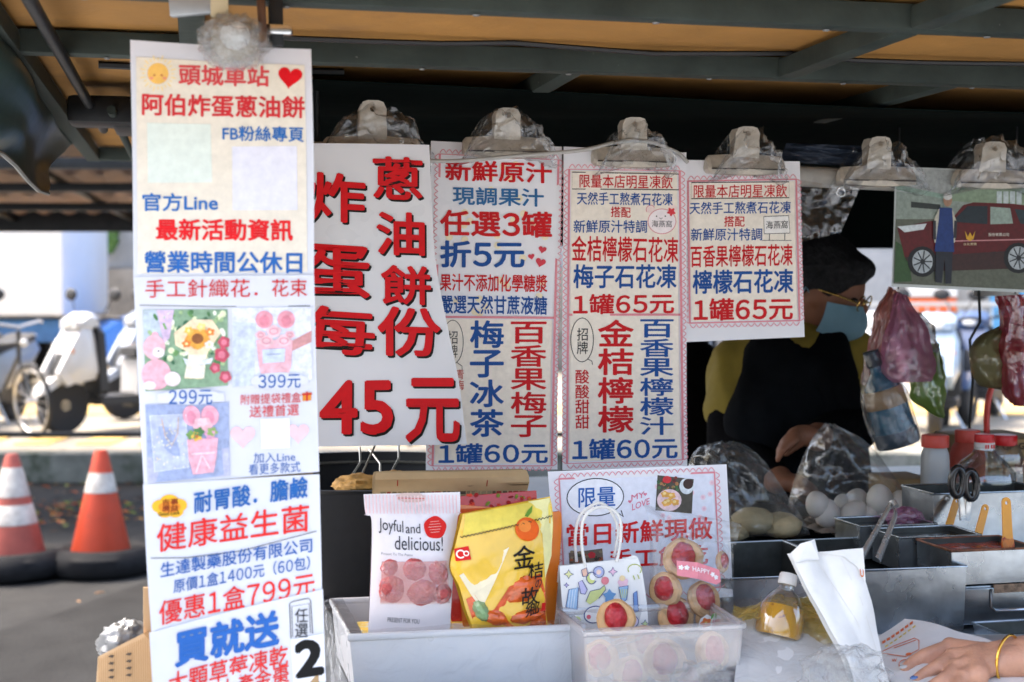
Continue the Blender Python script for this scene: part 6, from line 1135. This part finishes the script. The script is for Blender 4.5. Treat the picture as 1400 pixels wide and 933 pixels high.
# ---- the hand of a customer
t = thing('person', 'customer with a gold bangle pressing a hand on the printed paper bag', 'person', (1.1, 1.3, 0))
ds = lambda y: .935 / (.21 + (y - 400) / 1944)
def J(x, y, r, k=2.1): return (x, y, ds(y) - r * k, r)
F = [[J(1299, 884, .0108, 3.2), J(1264, 896, .0096, 3.4), J(1247, 906, .0085), J(1237, 914, .0066)],
     [J(1303, 898, .0110, 3.6), J(1281, 912, .0098, 3.6), J(1263, 922, .0085), J(1252, 929, .0066)],
     [J(1309, 913, .0106, 3.6), J(1289, 930, .0094, 3.4), J(1272, 940, .0082), J(1263, 946, .0064)],
     [J(1318, 927, .0096, 3.4), J(1304, 942, .0084, 3.2), J(1290, 952, .0074), J(1282, 957, .006)]]
wr_ = (1366, 901, ds(901) - .05); parts = []
for f in F:
    for a, b in zip(f, f[1:]): parts.append((V(*a[:3]), a[3], V(*b[:3]), b[3]))
    parts.append((V(*wr_), .020, V(*f[0][:3]), f[0][3] * 1.18)); parts.append(('e', V(*f[0][:3]) + Z * .002, (.0122, .0122, .0115)))
for a, b in zip(F, F[1:]): parts.append((V(*a[0][:3]) + E * .012 - Z * .002, .0105, V(*b[0][:3]) + E * .012 - Z * .002, .0105))
parts.append((V(1335, 900, ds(900) - .045), .019, V(1337, 922, ds(922) - .04), .016))
th_ = [(1345, 893, ds(893) - .035, .016), (1308, 893, ds(893) - .02, .0115), (1284, 901, ds(901) - .016, .0098), (1270, 907, ds(907) - .012, .0078)]
for a, b in zip(th_, th_[1:]): parts.append((V(*a[:3]), a[3], V(*b[:3]), b[3]))
w0, w1, el, shd = V(*wr_), V(1374, 901, ds(901) - .055), Vector((1.02, 1.70, 1.02)), Vector((.98, 1.36, 1.34))
parts += [(w0 + Gd * .008, .0225, w1 + E * .05 + Gd * .01 + Z * .004, .0255), (w0 - Gd * .01 - Z * .002, .0215, w1 + E * .05 - Gd * .012 + Z * .002, .0255), (w1 + E * .03, .029, w1.lerp(el, .6), .041), (w1.lerp(el, .6), .041, el, .04), (el, .041, shd, .05)]
bc = Vector((1.14, 1.28, 0))
parts += [(shd, .055, bc + Vector((0, 0, 1.36)), .07), (bc + Z * 1.36, .06, bc + Z * 1.46, .05), ('e', bc + Vector((0, .02, 1.56)), (.075, .095, .115)), ('e', bc + Vector((0, .12, 1.555)), (.014, .02, .02)), ('e', bc + Vector((-.075, .01, 1.555)), (.012, .02, .03)), ('e', bc + Vector((.075, .01, 1.555)), (.012, .02, .03)),
    (bc + Z * 1.3, .12, bc + Z * .95, .13), (bc + Vector((.1, 0, .92)), .085, bc + Vector((.1, .02, .5)), .06), (bc + Vector((.1, .02, .5)), .06, bc + Vector((.1, 0, .08)), .04), (bc + Vector((-.1, 0, .92)), .085, bc + Vector((-.1, .02, .5)), .06), (bc + Vector((-.1, .02, .5)), .06, bc + Vector((-.1, 0, .08)), .04),
    (bc + Vector((.1, 0, .04)), .04, bc + Vector((.1, .15, .035)), .035), (bc + Vector((-.1, 0, .04)), .04, bc + Vector((-.1, .15, .035)), .035), (bc + Vector((.16, 0, 1.34)), .055, bc + Vector((.22, .04, 1.05)), .042), (bc + Vector((.22, .04, 1.05)), .042, bc + Vector((.2, .22, .9)), .03), ('e', bc + Vector((.2, .28, .88)), (.03, .06, .02))]
remesh(parts, .0029, 4, skin, 'body', t)
# nails
for f, c_, sz in ((F[0], 'c9c8c4', 1), (F[1], '5f7fb4', 1), (F[2], 'c9c8c4', .95), (F[3], '5f7fb4', .8)):
    a, b = V(*f[2][:3]), V(*f[3][:3]); ax = (b - a).normalized(); sx = ax.cross(Z).normalized(); up = sx.cross(ax); MB().ell(b + ax * .003 + up * .0042, (.0052 * sz, .0065 * sz, .0016), M('nail_' + c_, c_, .15, coat=.8), 18, 10, (sx, ax, up)).build('nail', t)
blt = M('blue_cloth', (.05, .1, .2), .8, var=.15, bump=.2); jn = M('dark_trousers', (.03, .035, .05), .8, var=.2)
remesh([(shd.lerp(el, .35), .066, shd, .068), (shd, .07, bc + Vector((0, 0, 1.35)), .08), (bc + Z * 1.33, .125, bc + Z * .95, .14), ('e', bc + Z * 1.15, (.19, .13, .24)), (bc + Vector((.16, 0, 1.33)), .07, bc + Vector((.2, .03, 1.15)), .06)], .013, 4, blt, 'shirt', t, fold=.01)
remesh([(bc + Z * .95, .145, bc + Z * .88, .14), (bc + Vector((.1, 0, .88)), .1, bc + Vector((.1, .02, .5)), .075), (bc + Vector((.1, .02, .5)), .075, bc + Vector((.1, 0, .1)), .06), (bc + Vector((-.1, 0, .88)), .1, bc + Vector((-.1, .02, .5)), .075), (bc + Vector((-.1, .02, .5)), .075, bc + Vector((-.1, 0, .1)), .06)], .009, 6, jn, 'trousers', t)
hb = M('black_hair', (.012, .011, .011), .5, var=.3, vs=40, bump=.4, bs=160)
remesh([('e', bc + Vector((0, -.005, 1.6)), (.09, .105, .1)), ('e', bc + Vector((0, -.06, 1.5)), (.085, .05, .14))], .008, 4, hb, 'hair', t)
# bangle
gold = M('gold', (.95, .56, .1), .18, metal=1); bcn = V(1378, 901, ds(901) - .056); axb = (el - w1).normalized(); bx = axb.cross(Z).normalized(); bz = bx.cross(axb); tl = (bz * .98 + axb * .1).normalized()
MB().tube([bcn + bx * .031 * math.cos(a * math.pi / 20) + tl * .0325 * math.sin(a * math.pi / 20) - axb * .006 * math.cos(a * math.pi / 20) for a in range(40)], .0021, gold, 10, closed=True).build('bangle', t)

# ---- the stall keeper
D = 3.3; K = pm(D)
def P3(x, y, dd=0): return at(x, y, D + dd)
vt = thing('person', 'stall keeper in a blue face mask and yellow shirt under a dark apron', 'person', Vector((*P3(1080, 600).xy, 0)))
hf = Vector((.83, -.42, -.36)).normalized(); hs = hf.cross(Z).normalized(); hu = hs.cross(hf); hc = P3(1126, 396); gx, gy = P3(1085, 600).x, D
parts = [('e', hc, (.074, .094, .112), (hs, hf, hu)), ('e', hc + hf * .03 - hu * .055, (.052, .06, .05), (hs, hf, hu)), ('e', hc + hf * .098 - hu * .012, (.013, .018, .02), (hs, hf, hu)), ('e', hc + hf * .088 - hu * .052, (.022, .012, .012), (hs, hf, hu)), ('e', hc + hs * .074 - hu * .01, (.01, .02, .03), (hs, hf, hu)), ('e', hc - hs * .074 - hu * .01, (.01, .02, .03), (hs, hf, hu)),
    (hc - hu * .06 - hf * .03, .052, P3(1096, 478, .02), .056), (P3(1018, 505, .03), .07, P3(1155, 492, .02), .066), (P3(1086, 520), .13, P3(1088, 690), .13), ('e', P3(1086, 560), (.17, .12, .2)),
    (P3(1012, 510, .02), .06, P3(1000, 600, -.04), .046), (P3(1000, 600, -.04), .046, P3(1062, 655, -.22), .034), ('e', P3(1080, 660, -.25), (.042, .03, .02)),
    (P3(1160, 498), .056, P3(1172, 580, -.06), .044), (P3(1172, 580, -.06), .044, P3(1118, 598, -.26), .032), ('e', P3(1100, 596, -.29), (.04, .03, .024))]
for hx, hy, hd, sx_ in ((1088, 662, -.27, 1), (1094, 596, -.31, -1)):
    for j in range(4): a = P3(hx + 6 * sx_, hy - 6 + 4 * j, hd - .012 * j); parts.append((a, .0105, a + E * .03 * sx_ - Z * .018 - Gd * .006, .008)); parts.append((a + E * .03 * sx_ - Z * .018 - Gd * .006, .008, a + E * .04 * sx_ - Z * .042, .007))
    a = P3(hx, hy + 8, hd); parts.append((a, .012, a + E * .028 * sx_ - Z * .028 + Gd * .01, .008))
for sx_ in (-.1, .1): parts += [(Vector((gx + sx_, gy, .9)), .09, Vector((gx + sx_, gy - .01, .48)), .062), (Vector((gx + sx_, gy - .01, .48)), .062, Vector((gx + sx_, gy + .01, .08)), .042), (Vector((gx + sx_, gy, .045)), .042, Vector((gx + sx_, gy - .16, .035)), .036)]
parts.append((P3(1088, 690), .13, Vector((gx, gy, .9)), .14))
remesh(parts, .007, 4, skt, 'body', vt)
ysh = M('yellow_shirt', '9c8838', .85, var=.2, vs=8, bump=.7, bs=9); blk = M('black_apron', (.006, .007, .009), .9, spec=.08, var=.4, vs=8, bump=.7, bs=9); slv = M('black_sleeve', (.005, .005, .006), .95, spec=.06, var=.3, vs=20, bump=.3)
remesh([(P3(1020, 504, .03), .084, P3(1152, 490, .02), .08), (P3(1012, 508, .02), .078, P3(1003, 556, -.01), .074), (P3(1160, 494), .072, P3(1168, 540, -.03), .066), ('e', P3(1086, 545, .01), (.185, .13, .19)), (P3(1086, 520), .142, P3(1088, 690), .14), (P3(1098, 470, .02), .064, P3(1094, 490, .02), .075)], .013, 4, ysh, 'shirt', vt, fold=.011)
remesh([('e', P3(1090, 640, -.03), (.165, .13, .25)), ('e', P3(1090, 700, -.02), (.18, .14, .25)), (P3(1056, 488, -.06), .062, P3(1050, 580, -.07), .1), (P3(1130, 480, -.06), .052, P3(1130, 580, -.07), .09), (P3(1060, 496, -.065), .06, P3(1128, 488, -.065), .055), (P3(1056, 486, .03), .055, P3(1138, 478, .03), .05), ('e', P3(1092, 560, -.09), (.11, .075, .13)), ('e', P3(1104, 516, -.085), (.105, .07, .075)), (P3(1046, 476, .03), .05, P3(1046, 500, -.05), .06), (P3(1140, 470, .03), .04, P3(1136, 500, -.05), .05), (P3(1088, 700), .17, Vector((gx, gy, .55)), .17)], .013, 4, blk, 'apron', vt, fold=.014)
for a in (((1002, 556, -.015), (1000, 602, -.04), (1058, 652, -.21)), ((1168, 540, -.03), (1172, 582, -.06), (1122, 597, -.245))): remesh([(P3(*a[0]), .064, P3(*a[1]), .056), (P3(*a[1]), .056, P3(*a[2]), .04)], .013, 4, slv, 'arm_cover', vt, fold=.006)
hg = M('grey_black_hair', (.016, .016, .017), .6, spec=.2, var=.6, vs=45, bump=.9, bs=70)
remesh([('e', hc + hu * .035 - hf * .016, (.09, .1, .098), (hs, hf, hu)), ('e', hc + hu * .075 + hf * .04, (.07, .062, .04), (hs, hf, hu)), ('e', hc - hf * .06 - hu * .02, (.078, .05, .08), (hs, hf, hu))], .013, 3, hg, 'hair', vt, fold=.006)
msk = M('mask_blue', '7ea6b8', .8, var=.06, vs=30, bump=.15)
mb = MB(); 
def mf(u, v):
    a = (u - .5) * 2.7; b = v; r = .083 + .022 * math.sin(math.pi * b) * math.cos(a * .55); return hc + hf * (.018 + r * math.cos(a) * 1.02) + hs * (.079 * math.sin(a)) + hu * (-.012 - .088 * b + .01 * math.cos(a) * (1 - b) + .02 * abs(math.sin(a)) * (b - .3))
mb.grid(mf, 26, 14, msk); mb.build('face_mask', vt)
for q in (-1, 1): m_ = MB(); m_.tube([hc + hf * .0 + hs * q * .079 - hu * .02, hc - hf * .02 + hs * q * .082 - hu * .0, hc - hf * .025 + hs * q * .08 - hu * .03], .0022, msk, 6); m_.build('mask_loop', vt)
gf = M('gold_frame', (.7, .45, .12), .25, metal=.9); m_ = MB()
for q in (-1, 1):
    c = hc + hf * .1 + hs * q * .034 + hu * .004; m_.tube([c + hs * .026 * math.cos(a * .4) + hu * .018 * math.sin(a * .4) for a in range(16)], .0018, gf, 6, closed=True); m_.tube([c + hs * q * .026, hc + hf * .06 + hs * q * .078 + hu * .006, hc - hf * .01 + hs * q * .08 + hu * .002], .002, gf, 6)
m_.tube([hc + hf * .104 - hs * .01 + hu * .006, hc + hf * .104 + hs * .01 + hu * .006], .0018, gf, 6); m_.build('glasses', vt)
ew = M('eye_dark', (.02, .015, .012), .2)
for q in (-1, 1): MB().ell(hc + hf * .083 + hs * q * .032 + hu * .006, (.014, .008, .006), ew, 16, 10, (hs, hf, hu)).build('eye', vt)
remesh([(Vector((gx, gy, .9)), .15, Vector((gx, gy, .86)), .15)] + [q for s_ in (-.1, .1) for q in ((Vector((gx + s_, gy, .88)), .105, Vector((gx + s_, gy, .5)), .08), (Vector((gx + s_, gy, .5)), .08, Vector((gx + s_, gy, .1)), .06))], .01, 5, jn, 'trousers', vt)
# ---- second figure in black at the left of the keeper
D2 = 3.75
def P4(x, y, dd=0): return at(x, y, D2 + dd)
g2 = P4(912, 600); wt = thing('person', 'figure in black half hidden behind the menu sheet with the bear drawing', 'person', (g2.x, D2, 0))
parts = [('e', P4(915, 415), (.076, .095, .112)), (P4(915, 440), .052, P4(914, 485), .058), (P4(868, 505), .07, P4(958, 508), .068), ('e', P4(912, 590), (.18, .12, .26)), (P4(912, 700), .14, Vector((g2.x, D2, .9)), .14), (P4(962, 520), .056, P4(972, 610, -.02), .046), (P4(972, 610, -.02), .046, P4(940, 690, -.2), .034), ('e', P4(930, 700, -.24), (.035, .05, .025)), (P4(864, 520), .056, P4(852, 610), .046), (P4(852, 610), .046, P4(880, 690, -.2), .034), ('e', P4(884, 700, -.24), (.035, .05, .025))]
for s_ in (-.1, .1): parts += [(Vector((g2.x + s_, D2, .9)), .09, Vector((g2.x + s_, D2, .48)), .062), (Vector((g2.x + s_, D2, .48)), .062, Vector((g2.x + s_, D2, .08)), .042), (Vector((g2.x + s_, D2, .045)), .042, Vector((g2.x + s_, D2 - .16, .035)), .036)]
remesh(parts, .008, 4, skt, 'body', wt)
remesh([(P4(866, 507), .088, P4(958, 510), .086), ('e', P4(912, 590), (.2, .14, .28)), (P4(912, 690), .16, Vector((g2.x, D2, .86)), .16), (P4(962, 520), .074, P4(974, 612, -.02), .064), (P4(974, 612, -.02), .064, P4(944, 682, -.18), .046), (P4(864, 520), .074, P4(850, 612), .062), (P4(850, 612), .062, P4(878, 682, -.18), .046)], .013, 4, slv, 'shirt', wt, fold=.012)
remesh([q for s_ in (-.1, .1) for q in ((Vector((g2.x + s_, D2, .88)), .108, Vector((g2.x + s_, D2, .5)), .08), (Vector((g2.x + s_, D2, .5)), .08, Vector((g2.x + s_, D2, .1)), .06))], .01, 5, jn, 'trousers', wt)
remesh([('e', P4(917, 402, .01), (.092, .11, .11)), ('e', P4(925, 440, .05), (.1, .07, .12))], .008, 3, hb, 'hair', wt)
# red crate behind
rc = thing('red_crate', 'red plastic crate glimpsed between the two figures behind the stall', 'crate', at(975, 640, 4.6)); m_ = MB(); c = at(975, 570, 4.6); q = gq(c - E * .16, .34, .24); m_.openbox(q, c.z - .28, rp, t=.006, taper=.08); m_.build('crate_body', rc); m_ = MB(); [m_.beam(c + E * x - Z * .28 + Gd * .05, Vector((*(c + E * x + Gd * .05).xy, 0)), .03, .03, dk, up=N) for x in (-.13, .13)]; m_.build('leg', rc)
